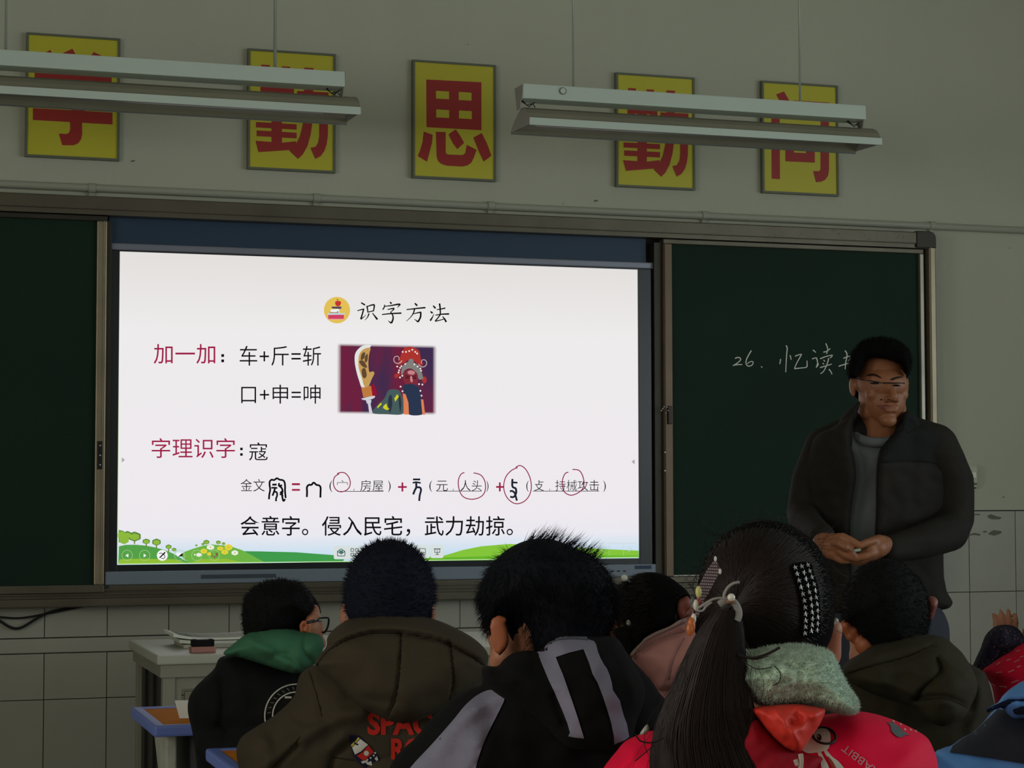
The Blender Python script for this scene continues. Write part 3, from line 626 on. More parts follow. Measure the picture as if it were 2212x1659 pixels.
# title icon: yellow disc with books and an apple
ic = sub('slide_icon', fill2d([t1(circ(265, 276, 156, 158, 48))]), emat('icon_yellow', (226, 192, 86)))
for nm, pl, c in (('icon_book', [(160,332),(348,332),(348,380),(160,380)], (206,66,98)), ('icon_book', [(155,312),(358,310),(358,330),(155,334)], (196,206,214)), ('icon_book', [(188,268),(290,262),(290,308),(188,300)], (238,240,240)),
                  ('icon_book', [(182,298),(272,303),(272,309),(182,306)], (60,60,80)), ('icon_book', [(203,234),(320,234),(314,262),(203,256)], (84,70,92)), ('icon_ribbon', [(264,290),(282,290),(282,312),(273,304),(264,312)], (40,40,50)),
                  ('icon_book', [(160,380),(350,380),(350,388),(160,390)], (240,160,160))):
    sub(nm, fill2d([t1(pl)]), emat('icon_%d_%d' % (c[0], c[1]), c), -0.0018)
sub('icon_apple', fill2d([t1([(278,170),(292,166),(308,172),(315,192),(306,214),(288,232),(278,228),(268,232),(250,216),(241,194),(248,172),(262,166)])]), emat('icon_apple', (196, 52, 48)), -0.0022)
sub('icon_stalk', stroke(t1([(262,146),(276,158),(278,170)]), 1.6, 1.2), emat('icon_stalk', (70, 50, 50)), -0.0024)
# slide picture: costumed warrior with a broad golden blade, feathered edge
pm = bpy.data.materials.new('slide_picture_backdrop'); pm.use_nodes = True; nt = pm.node_tree; N = nt.nodes; L = nt.links; N.remove(N['Principled BSDF'])
tc = N.new('ShaderNodeTexCoord'); sp = N.new('ShaderNodeSeparateXYZ'); L.new(tc.outputs['Generated'], sp.inputs[0])
mp = N.new('ShaderNodeMapping'); mp.inputs['Scale'].default_value = (3.2, 1, 0.35); L.new(tc.outputs['Generated'], mp.inputs[0])
nz = N.new('ShaderNodeTexNoise'); nz.inputs['Scale'].default_value = 1.6; nz.inputs['Detail'].default_value = 2; L.new(mp.outputs[0], nz.inputs[0])
cr = N.new('ShaderNodeValToRGB'); cr.color_ramp.elements[0].position = 0.38; cr.color_ramp.elements[0].color = (*lin((62, 44, 78)), 1); cr.color_ramp.elements[1].position = 0.58; cr.color_ramp.elements[1].color = (*lin((108, 34, 62)), 1); L.new(nz.outputs['Fac'], cr.inputs[0])
def edge(sock):
    a = N.new('ShaderNodeMath'); a.operation = 'SUBTRACT'; a.inputs[1].default_value = 0.5; L.new(sock, a.inputs[0])
    b = N.new('ShaderNodeMath'); b.operation = 'ABSOLUTE'; L.new(a.outputs[0], b.inputs[0])
    c = N.new('ShaderNodeMapRange'); c.inputs['From Min'].default_value = 0.5; c.inputs['From Max'].default_value = 0.455; L.new(b.outputs[0], c.inputs['Value']); return c.outputs[0]
ml = N.new('ShaderNodeMath'); ml.operation = 'MULTIPLY'; L.new(edge(sp.outputs[0]), ml.inputs[0]); L.new(edge(sp.outputs[2]), ml.inputs[1])
mc = N.new('ShaderNodeMixRGB'); mc.inputs[1].default_value = (*lin((240, 236, 238)), 1); L.new(ml.outputs[0], mc.inputs[0]); L.new(cr.outputs[0], mc.inputs[2])
em = N.new('ShaderNodeEmission'); L.new(mc.outputs[0], em.inputs[0]); L.new(em.outputs[0], N['Material Output'].inputs[0])
sub('slide_picture', fill2d([t1([(262,672),(1462,694),(1452,1532),(266,1510)])]), pm, -0.0011)
def pic(nm, pls, c, y=-0.0016): sub(nm, merge2d([fill2d([t1(p)]) for p in pls]), emat('pic_%d_%d_%d' % c, c), y, kind='stuff' if len(pls) > 1 else None)
pic('picture_blade', [smooth_poly([(672,698),(600,692),(530,730),(482,800),(478,900),(500,1020),(530,1120),(558,1196),(600,1190),(575,1090),(560,1000),(640,760)])], (226, 226, 222))
pic('picture_blade_gilding', [smooth_poly([(664,730),(600,735),(545,780),(522,860),(525,960),(560,1080),(590,1180),(640,1185),(680,1100),(712,1030),(690,1008),(650,1010),(640,900),(650,800)])], (196, 154, 88), -0.0018)
pic('picture_blade_pattern', [smooth_poly([(560,800),(600,780),(590,850),(550,870)]), smooth_poly([(530,890),(580,880),(625,960),(570,950)]), smooth_poly([(560,990),(600,970),(620,1050),(600,1090),(570,1070)]), smooth_poly([(600,830),(632,800),(628,880),(600,900)])], (96, 72, 48), -0.0020)
pic('picture_grip', [[(552,1190),(672,1180),(690,1310),(580,1320)]], (190, 122, 62)); pic('picture_tassel', [smooth_poly([(682,1170),(712,1180),(738,1250),(728,1300),(690,1305)])], (150, 20, 48))
pic('picture_guard', [smooth_poly([(556,1335),(600,1322),(700,1300),(720,1312),(690,1335),(600,1352)]), [(610,1350),(676,1345),(672,1388),(622,1392)], [(634,1390),(664,1388),(692,1518),(652,1516)]], (206, 206, 214), -0.002)
pic('picture_robe', [smooth_poly([(690,1505),(740,1420),(830,1330),(875,1240),(940,1222),(1010,1240),(1050,1330),(1060,1420),(1045,1518),(860,1520)])], (70, 92, 92))
pic('picture_robe_trim', [[(820,1420),(855,1390),(870,1440),(905,1462),(850,1468),(815,1445)], [(950,1330),(985,1280),(1005,1310),(960,1370)], [(745,1430),(790,1380),(800,1400),(750,1450)]], (206, 204, 40), -0.0019)
pic('picture_robe_fold', [smooth_poly([(880,1330),(915,1290),(925,1400),(900,1500),(880,1440)]), smooth_poly([(1000,1330),(1020,1300),(1035,1400),(1020,1500)])], (46, 52, 66), -0.0019)
pic('picture_face', [smooth_poly([(1060,1050),(1090,1000),(1150,985),(1205,1010),(1228,1080),(1225,1160),(1180,1200),(1110,1180),(1065,1130)])], (126, 44, 56))
pic('picture_face_light', [smooth_poly([(1110,1010),(1150,995),(1195,1015),(1180,1045),(1120,1040)]), smooth_poly([(1140,1070),(1160,1068),(1170,1130),(1145,1130)])], (196, 130, 134), -0.0019)
pic('picture_eyes', [[(1085,1078),(1130,1085),(1128,1094),(1085,1090)], [(1168,1088),(1212,1078),(1210,1092),(1170,1098)], [(1080,1055),(1138,1068),(1138,1075),(1080,1064)], [(1160,1070),(1215,1055),(1216,1063),(1160,1077)]], (40, 16, 28), -0.0021)
pic('picture_beard', [smooth_poly([(1050,1190),(1110,1158),(1190,1165),(1245,1210),(1270,1300),(1285,1420),(1290,1520),(1120,1520),(1100,1380),(1060,1280)])], (42, 54, 78), -0.002)
pic('picture_ribbon', [[(1050,1270),(1085,1280),(1118,1380),(1125,1524),(1062,1522),(1060,1380)], [(1268,1340),(1296,1345),(1318,1525),(1285,1524)]], (220, 128, 84), -0.0022)
pic('picture_headdress_red', [smooth_poly([(1000,930),(1020,840),(1060,740),(1130,712),(1200,730),(1250,770),(1265,850),(1290,930),(1240,930),(1150,860),(1060,910)]), circ(975,1062,26), circ(1310,1110,26,40), circ(1005,1035,20)], (172, 52, 46), -0.0018)
pic('picture_headdress_silver', [smooth_poly([(1030,1010),(1060,930),(1130,890),(1200,910),(1250,960),(1290,1060),(1290,1100),(1240,1100),(1220,1030),(1150,975),(1080,990),(1045,1050)]), circ(1150,885,32,28)], (128, 126, 122), -0.0020)
pic('picture_pearls', [circ(x, y, 11, n=10) for x, y in ((1050,775),(1090,775),(1128,765),(1165,750),(1200,775),(1222,795),(1190,925),(1080,920),(1035,945),(1020,965),(1008,995),(1000,1020),(1045,1060),(1018,1080),(1228,950),(1262,975),(1270,1000),(1262,1240),(1275,1298),(1025,1190),(1048,1245),(1245,1160),(1285,1165),(985,950))], (232, 220, 216), -0.0023)
for cx, cy, s_ in ((985, 860, 1), (1295, 902, -1)):
    a_ = [(cx+s_*math.cos(t)*(60-t*6)*1.0, cy+math.sin(t)*(62-t*6)) for t in [0.3+0.35*i for i in range(20)]]
    sub('picture_curl', stroke(t1(a_), 1.9, 1.4), emat('pic_curl', (196, 176, 176)), -0.0021)
# slide foot: hills, trees, flowers, buttons
f1 = lambda pl: zpx(pl, 250, 1110, 7.1355)
def foot(nm, pls, c, y): sub(nm, merge2d([fill2d([p]) for p in pls]), emat('foot_%d_%d_%d' % c, c), y, kind='stuff' if len(pls) > 1 else None)
hill = lambda x: 1187-14*math.exp(-((x-430)/60)**2)
foot('slide_hill', [f1([(50,500),(150,478),(300,475),(450,488),(600,515),(760,560),(880,610),(1000,680),(1140,758),(40,772)])], (84, 160, 72), -0.0012)
foot('slide_hill', [f1([(1000,640),(1060,585),(1200,535),(1350,490),(1480,472),(1640,485),(1800,510),(1950,560),(2100,640),(2300,750),(1120,757)]) ], (110, 178, 70), -0.0014)
foot('slide_hill', [[(520,1190.5),(560,1191),(640,1193),(720,1199),(745,1205),(740,1214.5),(560,1215.5),(470,1216),(480,1196)]], (64, 154, 76), -0.0013)
foot('slide_hill', [[(700,1214.8),(760,1212),(880,1205),(960,1200),(1000,1188),(1040,1180),(1100,1175),(1160,1177),(1260,1184),(1379.5,1189.5),(1379.8,1205),(1000,1211)]], (132, 196, 58), -0.0012)
foot('slide_grass_shade', [f1([(60,700),(400,690),(900,700),(1100,758),(40,772)]), f1([(1150,758),(1300,700),(1700,690),(2000,758)])], (146, 190, 56), -0.0016)
foot('slide_grass_shade', [[(700,1214.6),(900,1206),(1100,1200),(1379.8,1200),(1379.8,1205),(1000,1211)]], (100, 178, 44), -0.0013)
blob = lambda x, y, rx, ry: smooth_poly(f1([(x+rx*math.cos(a)*(1+.12*(i % 2)), y+ry*math.sin(a)*(1+.12*(i % 2))) for i, a in enumerate([2*PI*j/12 for j in range(12)])]), n=2)
trees = [(95,330,90,80),(290,350,95,68),(180,330,70,60),(470,425,55,38),(628,435,65,48),(815,508,44,32),(900,552,34,26),(1397,436,44,32),(1345,468,24,18),(1582,440,36,26),(1662,460,26,20),(1243,487,18,14)]
foot('slide_tree_trunk', [f1([(x-8,y),(x+8,y),(x+10,y+ry+45),(x-10,y+ry+45)]) for x, y, rx, ry in trees[:6]], (120, 130, 60), -0.0015)
foot('slide_tree', [f1([(46,246),(120,262),(150,300),(180,420),(150,450),(46,440)])], (104, 160, 56), -0.0016)
foot('slide_tree', [blob(*t_) for t_ in trees[1:]], (92, 132, 60), -0.0018); foot('slide_tree', [blob(x, y+4, rx*.75, ry*.7) for x, y, rx, ry in trees]+[blob(130,400,70,60)], (140, 184, 62), -0.0020)
foot('slide_flower', [blob(*t_) for t_ in ((1358,575,50,36),(1612,534,48,30),(1738,516,58,45),(1680,590,52,34),(1440,618,32,24))], (226, 210, 60), -0.0021)
foot('slide_flower', [blob(*t_) for t_ in ((1460,516,56,36),(1835,600,50,36),(1282,632,40,28))], (232, 238, 222), -0.0022)
foot('slide_flower_heart', [f1(circ(x, y, 12, 9, 10)) for x, y in ((1358,575),(1612,534),(1738,516),(1680,590),(1460,514),(1835,598))], (196, 170, 60), -0.0024)
sub('slide_edge_line', merge2d([stroke([(255, 1218.5), (820, 1212), (1379, 1203.8)], 1.6, sm=False), stroke([(256.5, 700), (255, 1218)], 1.0)]), emat('edge_light', (196, 230, 170)), -0.0025)
for cx, ix in ((176, 0), (446, 1), (718, 2), (985, 3), (1250, 4), (1520, 5)):
    ring_ = [f1(circ(cx, 640, 84, 84, 32)), f1(circ(cx, 640, 77, 77, 32))]
    b_ = sub('pen_button', fill2d(ring_ if ix != 2 else [ring_[0]]), emat('button_ring', (170, 205, 140)) if ix != 2 else E_w, -0.0026)
    if ix == 0: sub('button_mark', fill2d([f1([(148,642),(195,612),(195,672)])]), E_w, -0.0028)
    if ix == 1: sub('button_mark', fill2d([f1([(472,642),(430,612),(430,672)])]), E_w, -0.0028)
    if ix == 2: sub('button_mark', merge2d([stroke(f1([(762,592),(720,635),(675,678)]), 3.0, 2.4), stroke(f1([(668,612),(700,605),(740,625),(760,660),(735,690),(700,680)]), 1.4)]), E_k, -0.0028)
    if ix == 3: sub('button_mark', fill2d([f1([(930,600),(1030,600),(1000,640),(950,660)])]), E_w, -0.0028); sub('button_mark', fill2d([f1([(960,662),(1030,600),(1030,650)])]), E_k, -0.003)
    if ix == 4: sub('button_mark', fill2d([f1(circ(1218,630,12))]), E_w, -0.0028)
    if ix == 5: sub('button_mark', merge2d([stroke(f1([(1480,600),(1485,660),(1560,660),(1565,600)]), 1.4, sm=False), stroke(f1([(1525,660),(1525,690)]), 1.4), stroke(f1([(1540,600),(1575,640)]), 1.8), stroke(f1([(1575,600),(1540,640)]), 1.8)]), emat('mark_brown', (130, 70, 60)), -0.0028)
# toolbar in the middle and ghost buttons at the right
def rrect(x0, y0, x1, y1, r): 
    o_ = []
    for cx, cy, a0 in ((x1-r, y1-r, 0), (x0+r, y1-r, 90), (x0+r, y0+r, 180), (x1-r, y0+r, 270)):
        o_ += [(cx+r*math.cos(math.radians(a0+a*15)), cy+r*math.sin(math.radians(a0+a*15))) for a in range(7)]
    return o_
E_tb = emat('toolbar_pale', (214, 224, 222))
for x0, x1, dy in ((721, 781, 0), (783, 840, -.5), (842, 898, -1), (899, 928, -2), (930, 958, -2.4)):
    sub('toolbar_tile', fill2d([rrect(x0, 1179+dy, x1, 1208+dy, 4)]), E_tb, -0.0028)
sub('toolbar_icon', merge2d([stroke([(729,1191),(737,1185.5),(745,1191),(745,1201),(729,1201),(729,1191)], 1.4, sm=False), stroke([(729,1191),(737,1197),(745,1191)], 1.3, sm=False)]), E_k, -0.0031)
sub('toolbar_icon', fill2d([[(733,1189),(741,1189),(741,1193),(737,1196),(733,1193)]]), emat('icon_teal', (50, 120, 110)), -0.0033)
sub('toolbar_icon', merge2d([stroke(rect(x, y, x+6, y+6)+[(x, y)], 1.3, sm=False) for x, y in ((758,1185),(768,1185),(758,1195),(768,1195))]), E_k, -0.0031)
sub('toolbar_icon', merge2d([stroke(rect(906.5,1185,919,1194.5)+[(906.5,1185)], 1.2, sm=False), stroke([(913,1194.5),(913,1198)], 1.2), stroke([(910,1198),(916,1198)], 1.2)]), E_k, -0.0031)
sub('toolbar_icon', merge2d([stroke(rect(939,1186,950,1193.5)+[(939,1186)], 1.2, sm=False), stroke([(937,1185.5),(952,1185.5)], 1.2), stroke([(944.5,1193.5),(944.5,1198)], 1.2), stroke([(940.5,1198),(948.5,1198)], 1.2), stroke([(943,1189),(946,1191)], 1.2)]), E_k, -0.0031)
sub('ghost_button', merge2d([stroke([(1307,1181),(1297,1187),(1307,1193)], 1.0, sm=False), stroke([(1355,1181),(1365,1187),(1355,1193)], 1.0, sm=False), stroke([(1316,1173),(1316,1200)], .6), stroke([(1347,1173),(1347,1200)], .6), stroke([(1286,1173.5),(1377,1174)], .5)]), emat('ghost_line', (190, 205, 196)), -0.003)
sub('edge_arrow', merge2d([fill2d([[(263,988),(270,993.5),(263,999)]]), fill2d([[(1371,992),(1364,997.5),(1371,1003)]])]), emat('arrow_grey', (172, 172, 172)), -0.0016)

# ================================================================== CABLES, SWITCH
M_cab = mat('black_cable', (16, 16, 17), 0.5)
for pl, r, lb_ in (([(-60,1328),(0,1333),(45,1335),(100,1326),(140,1318),(190,1308)], 0.0032, 'thin black cable hanging flatter below the blackboard'), ([(-60,1312),(-30,1325),(0,1342),(18,1353),(33,1358),(50,1354),(80,1336),(105,1324),(150,1312),(180,1300)], 0.0045, 'thick black cable sagging to a point below the blackboard')):
    pts = [onY(u, v, 0.030) for u, v in smooth_poly(pl, False)]; m_ = MB(); m_.tube(pts, r, 8)
    Thing('cable', lb_, 'cable', pts[0], mb=m_, m=M_cab, smooth=True, group='cables below the blackboard')
M_sw = mat('switch_plastic', (186, 192, 170), 0.4); M_sw2 = mat('switch_plastic_bright', (226, 232, 204), 0.3)
t = Thing('wall_switch', 'pale double wall switch beside the right end of the blackboard, behind the teacher', 'switch', (3.25, 0.05, 1.27))
m_ = MB(); m_.box((3.165, 0.020, 1.281), (3.330, 0.049, 1.372), 0.003); t.part('back_box', m_, M_sw)
m_ = MB(); m_.box((3.160, 0.010, 1.298), (3.326, 0.021, 1.366), 0.003); t.part('cover_plate', m_, M_sw)
for x in (3.175, 3.226, 3.280): m_ = MB(); m_.box((x, 0.004, 1.316), (x+0.038, 0.012, 1.342), 0.003); t.part('rocker', m_, M_sw2)
m_ = MB(); m_.box((3.16, 0.018, 1.292), (3.327, 0.0225, 1.2955)); m_.box((3.163, 0.03, 1.277), (3.331, 0.0495, 1.2815)); t.part('shadow_strip', m_, mat('switch_shadow_dark', (50, 52, 44), 0.8))  # thin dark strips stand for the shadow lines under plate and box

# ================================================================== TEACHER'S PODIUM
M_pod = mat('podium_grey_steel', (150, 146, 130), 0.5, 0.1, var=(5, 0.06)); M_podt = mat('podium_top_laminate', (186, 186, 172), 0.4, var=(4, 0.05)); M_pd = mat('podium_dark_panel', (54, 52, 48), 0.6)
px0, px1, py0, py1 = -0.012, 1.16, -1.06, -0.42
t = Thing('teacher_podium', 'grey steel teacher podium with pale top in front of the blackboard', 'podium', (0.57, -0.74, 0))
m_ = MB(); m_.box((px0, py0, 0.772), (px1, py1, 0.800), 0.006); t.part('worktop', m_, M_podt)
m_ = MB(); m_.box((px0+0.012, py0+0.012, 0.735), (px1-0.012, py1-0.012, 0.772)); t.part('apron', m_, M_pod)
for x in (px0+0.02, px1-0.055):
    for y in (py0+0.02, py1-0.055): m_ = MB(); m_.box((x, y, 0.28), (x+0.035, y+0.035, 0.735), 0.002); t.part('post', m_, M_pod)
for xa in (px0+0.035, px1-0.042): m_ = MB(); m_.box((xa, py0+0.055, 0.28), (xa+0.007, py1-0.055, 0.735)); t.part('side_panel', m_, M_pd)
for y in (-0.80, -0.62): m_ = MB(); m_.box((px0+0.026, y, 0.28), (px0+0.036, y+0.012, 0.735)); t.part('side_rib', m_, M_black)
m_ = MB(); m_.box((px0+0.0555, py0+0.03, 0.28), (px0+0.075, py0+0.045, 0.70)); m_.box((px0+0.0555, py0+0.03, 0.70), (px1-0.0555, py0+0.045, 0.7345)); t.part('front_frame', m_, M_pod)
for i in range(3):
    x = px0+0.085+i*0.335; m_ = MB(); m_.box((x, py0+0.024, 0.30), (x+0.325, py0+0.040, 0.692), 0.003); d_ = t.part('door', m_, mat('podium_door', (132, 126, 110), 0.5, 0.1, var=(4, .06)))
    m_ = MB(); m_.tube([(x+0.29, py0+0.02, 0.48), (x+0.29, py0+0.008, 0.485), (x+0.29, py0+0.008, 0.555), (x+0.29, py0+0.02, 0.56)], 0.004, 8); t.part('handle', m_, M_screw, parent=d_)
m_ = MB(); m_.box((px0-0.03, py0-0.03, 0.235), (px1+0.03, py1+0.0, 0.275), 0.003); t.part('base_shelf', m_, M_pod)
m_ = MB(); m_.box((px0-0.01, py0-0.01, 0.0), (px0+0.02, py1, 0.235)); m_.box((px1-0.02, py0-0.01, 0.0), (px1+0.01, py1, 0.235)); m_.box((px0+0.02, py1-0.03, 0.0), (px1-0.02, py1, 0.235)); t.part('base_cabinet', m_, M_pod)
m_ = MB(); m_.box((px0+0.02, py0+0.02, 0.02), (px1-0.02, py0+0.04, 0.21)); t.part('plinth_panel', m_, M_pd)
for z in (0.06, 0.14): m_ = MB(); m_.box((px0-0.035, py0-0.02, z), (px0-0.012, py1, z+0.028), 0.002); t.part('base_slat', m_, M_pod)

# papers and eraser on the podium
M_paper = mat('paper_white', (206, 208, 196), 0.7, bump=(50, 0.05)); M_paper2 = mat('paper_page_edges', (172, 172, 158), 0.8)
def sheet_stack(name, label, x0, y0, w_, d_, z, th, curl, mm, rot=0, group=None, cat='book', lines=0):
    t_ = Thing(name, label, cat, (x0+w_/2, y0+d_/2, z), group)
    m_ = MB(); nx = 14; vs = []; c, s_ = math.cos(rot), math.sin(rot)
    for k in range(2):
        for i in range(nx+1):
            u = i/nx; zz = z+(th if k else 0)+curl*(abs(2*u-1)**3)*(1.0 if k else 0.75)
            for j in (0, 1):
                X, Y = u*w_, j*d_; vs.append((x0+X*c-Y*s_, y0+X*s_+Y*c, zz))
    fs = []; o = 2*(nx+1)
    for i in range(nx): fs += [(2*i, 2*i+1, 2*i+3, 2*i+2), (o+2*i, o+2*i+2, o+2*i+3, o+2*i+1), (2*i, 2*i+2, o+2*i+2, o+2*i), (2*i+1, o+2*i+1, o+2*i+3, 2*i+3)]
    fs += [(0, o, o+1, 1), (2*nx, 2*nx+1, o+2*nx+1, o+2*nx)]
    m_.add(vs, fs); t_.part('pages', m_, mm)
    for l in range(lines):
        m_ = MB(); X0_, X1_ = 0.02, w_-0.02; Y = 0.012+l*(d_-0.02)/lines
        pts = [(x0+u*w_*c-Y*s_, y0+u*w_*s_+Y*c, z+th+curl*(abs(2*u-1)**3)+0.0004) for u in [0.05+0.9*i/10 for i in range(11)]]
        m_.tube(pts, 0.0006, 3); t_.part('ruled_line', m_, mat('ruled_line', (150, 152, 148), 0.8))
    return t_
q = onZ(397, 1401, 0.8); x0, y0 = q.x, q.y
sheet_stack('exercise_book', 'closed grey exercise book at the bottom of the pile on the podium', x0, y0, 0.27, 0.20, 0.801, 0.010, 0.0, M_paper2, 0.0, 'exercise books piled on the podium')
sheet_stack('exercise_book', 'pale exercise book in the middle of the pile on the podium', x0-0.012, y0+0.004, 0.275, 0.20, 0.8115, 0.009, 0.006, M_paper, 0.0, 'exercise books piled on the podium')
sheet_stack('exercise_book', 'open white exercise book with curling pages on top of the podium pile', x0-0.030, y0+0.006, 0.30, 0.20, 0.823, 0.006, 0.016, mat('paper_bright', (226, 230, 216), 0.7), 0.0, 'exercise books piled on the podium', lines=9)
a = onZ(414, 1411, 0.8); b = onZ(470, 1411, 0.8); t = Thing('blackboard_eraser', 'black felt blackboard eraser lying on a pink tray on the podium', 'eraser', ((a.x+b.x)/2, a.y+0.02, 0.8))
m_ = MB(); m_.box((a.x+0.003, a.y+0.01, 0.817), (b.x-0.003, a.y+0.045, 0.838), 0.004); t.part('felt', m_, mat('felt_black', (26, 25, 27), 0.9, bump=(200, .3)), bevel=0)
m_ = MB(); m_.box((a.x, a.y, 0.8005), (b.x, a.y+0.055, 0.8175), 0.003); t.part('tray', m_, mat('tray_pink', (176, 122, 112), 0.5))
m_ = MB(); m_.box((a.x+0.015, a.y+0.012, 0.8375), (b.x-0.02, a.y+0.02, 0.8395)); t.part('label_strip', m_, mat('label_silver', (150, 150, 155), 0.4))

# ================================================================== STUDENT DESKS
M_rim = mat('desk_rim_blue', (104, 124, 196), 0.5); M_dtop = mat('desk_top_orange_wood', (200, 120, 40), 0.8, var=(14, 0.12), spec=0.08); M_leg = mat('desk_leg_enamel', (176, 178, 164), 0.4, var=(20, 0.2)); M_draw = mat('desk_drawer_steel', (60, 62, 62), 0.6)
def desk(x0, y0, label, z=0.76):
    w_, d_ = 0.60, 0.40; t_ = Thing('student_desk', label, 'desk', (x0+w_/2, y0+d_/2, 0), 'student desks with blue rims')
    m_ = MB(); r = 0.026
    m_.box((x0, y0, z-0.022), (x0+w_, y0+r, z+0.003), 0.006); m_.box((x0, y0+d_-r, z-0.022), (x0+w_, y0+d_, z+0.003), 0.006); m_.box((x0, y0+r*.6, z-0.022), (x0+r, y0+d_-r*.6, z+0.003), 0.006); m_.box((x0+w_-r, y0+r*.6, z-0.022), (x0+w_, y0+d_-r*.6, z+0.003), 0.006)
    t_.part('rim', m_, M_rim)
    m_ = MB(); m_.box((x0+r-0.002, y0+r-0.002, z-0.018), (x0+w_-r+0.002, y0+d_-r+0.002, z)); t_.part('desktop', m_, M_dtop)
    m_ = MB(); m_.box((x0+0.09, y0+0.03, z-0.16), (x0+w_-0.09, y0+d_-0.03, z-0.024)); t_.part('drawer_box', m_, M_draw)
    for sx, xx in ((1, x0+0.045), (-1, x0+w_-0.045)):
        m_ = MB(); m_.box((xx-0.012, y0+0.05, 0.03), (xx+0.012, y0+0.10, z-0.022), 0.004); t_.part('leg', m_, M_leg)
        m_ = MB(); m_.prism([(xx-0.006, y0+0.10, z-0.023), (xx-0.006, y0+0.30, z-0.023), (xx-0.006, y0+0.27, z-0.06), (xx-0.006, y0+0.16, z-0.17), (xx-0.006, y0+0.10, z-0.26)], (0.012, 0, 0)); t_.part('bracket', m_, M_leg, bevel=0.002)
        m_ = MB(); m_.box((xx-0.016, y0-0.01, 0.0), (xx+0.016, y0+d_+0.0, 0.03), 0.006); t_.part('foot_bar', m_, M_leg)
    m_ = MB(); m_.tube([(x0+0.045, y0+0.075, 0.16), (x0+w_-0.045, y0+0.075, 0.16)], 0.011, 8); t_.part('cross_bar', m_, M_leg)
    return t_
desk(-0.214, -2.47, 'front row student desk with orange top and blue rim, left of the green-hooded boy')
desk(-0.170, -3.28, 'second row student desk with light blue rim, beside the elbow of the rocket-jacket boy')
c = onZ(409, 1553, 0.762); m_ = MB()
ax_ = c.x; ay_ = c.y
m_.prism([(ax_-0.020, ay_+0.01, 0.763), (ax_+0.11, ay_-0.01, 0.763), (ax_+0.11, ay_+0.005, 0.800), (ax_-0.030, ay_+0.02, 0.802)], (0, 0.004, 0)); 
Thing('paper_sheet', 'upright white paper sheet on the front row desk at the boy\'s elbow', 'paper', (ax_, ay_, 0.76), mb=m_, m=mat('sheet_white', (214, 214, 206), 0.7))

# ================================================================== PEOPLE
M_skin = mat('skin_warm', (176, 118, 90), 0.5, var=(30, 0.06), bump=(220, 0.05)); M_skin_t = mat('skin_teacher', (154, 98, 66), 0.5, var=(26, 0.08), bump=(220, 0.05))
M_hair = mat('hair_black', (17, 17, 18), 0.8, spec=0.12); M_hair2 = mat('hair_brown_black', (36, 25, 23), 0.5, spec=0.25)
M_trou = mat('trousers_dark', (44, 48, 58), 0.85); M_shoe = mat('shoe_dark', (30, 30, 32), 0.6)
FH = Vector((FF.x, FF.y, 0)).normalized(); RH = Vector((RR.x, RR.y, 0)).normalized(); UP = Vector((0, 0, 1))
def rotz(v, a): c, s_ = math.cos(a), math.sin(a); return Vector((v.x*c-v.y*s_, v.x*s_+v.y*c, v.z))
def head(mb, c, r, f, u, s=1.0, ears=True, nose=True):
    """c centre between the ears; r = towards the viewer's right when f faces the viewer; f face direction; u up; s scale"""
    L = lambda x, y, z: c+(r*x+f*y+u*z)*s
    E3 = lambda cc, a, b, d: mb.ell(L(*cc), (r*a*s, f*b*s, u*d*s), 24, 16)
    E3((0, -.012, .040), .079, .098, .090); E3((0, .018, -.030), .067, .076, .078); E3((0, .058, -.094), .026, .026, .022)
    E3((0, .020, .012), .076, .086, .06)
    for q in (-1, 1):
        E3((q*.046, .012, -.062), .026, .034, .034); E3((q*.040, .058, -.020), .024, .022, .022)
        if ears:
            E3((q*.081, -.006, .002), .008, .016, .027); E3((q*.079, -.002, -.017), .006, .010, .013)
        if nose: E3((q*.013, .098, -.036), .009, .011, .008)
        mb.cap(L(q*.012, .092, .026), L(q*.048, .076, .026), .010*s, .008*s, 10)
        E3((q*.031, .082, .006), .016, .010, .009)
    if nose:
        mb.cap(L(0, .092, .014), L(0, .112, -.026), .008*s, .012*s, 10); E3((0, .112, -.031), .011, .010, .010)
    mb.cap(L(-.018, .089, -.057), L(.018, .089, -.057), .0065*s, .0065*s, 10); mb.cap(L(-.013, .090, -.066), L(.013, .090, -.066), .007*s, .007*s, 10)
    mb.cap(L(0, -.018, -.055), L(0, -.035, -.165), .050*s, .054*s)
def hand(mb, w_, dr, pn, s=1.0, curl=0.35, side=1):
    """hand from wrist w_ along dr, palm normal pn: palm, four fingers of different length, thumb off the side"""
    dr = dr.normalized(); pn = (pn-dr*pn.dot(dr)).normalized(); sd = dr.cross(pn)*side
    mb.cap(w_, w_+dr*.03*s, .024*s, .026*s)
    for k in (-1.5, -.5, .5, 1.5): mb.cap(w_+dr*.025*s+sd*k*.012*s, w_+dr*.078*s+sd*k*.0185*s, .0145*s, .0115*s, 10)
    for k, ln in ((-1.5, .058), (-.5, .070), (.5, .076), (1.5, .066)):
        p = w_+dr*.080*s+sd*k*.0195*s; a = 0; d = dr+sd*k*.05; d.normalize()
        for j, fr in enumerate((.45, .32, .23)):
            a += curl; dd = (d*math.cos(a)+pn*math.sin(a)); q = p+dd*ln*fr*s; mb.cap(p, q, (.0092-.0008*j)*s, (.0084-.0008*j)*s, 10); p = q
    p = w_+dr*.022*s+sd*.026*s
    for d, ln in ((dr*.55+sd*.75+pn*.2, .042), (dr*.85+sd*.35+pn*.35, .032), (dr+pn*.3, .024)):
        q = p+d.normalized()*ln*s; mb.cap(p, q, .0115*s, .0098*s, 10); p = q
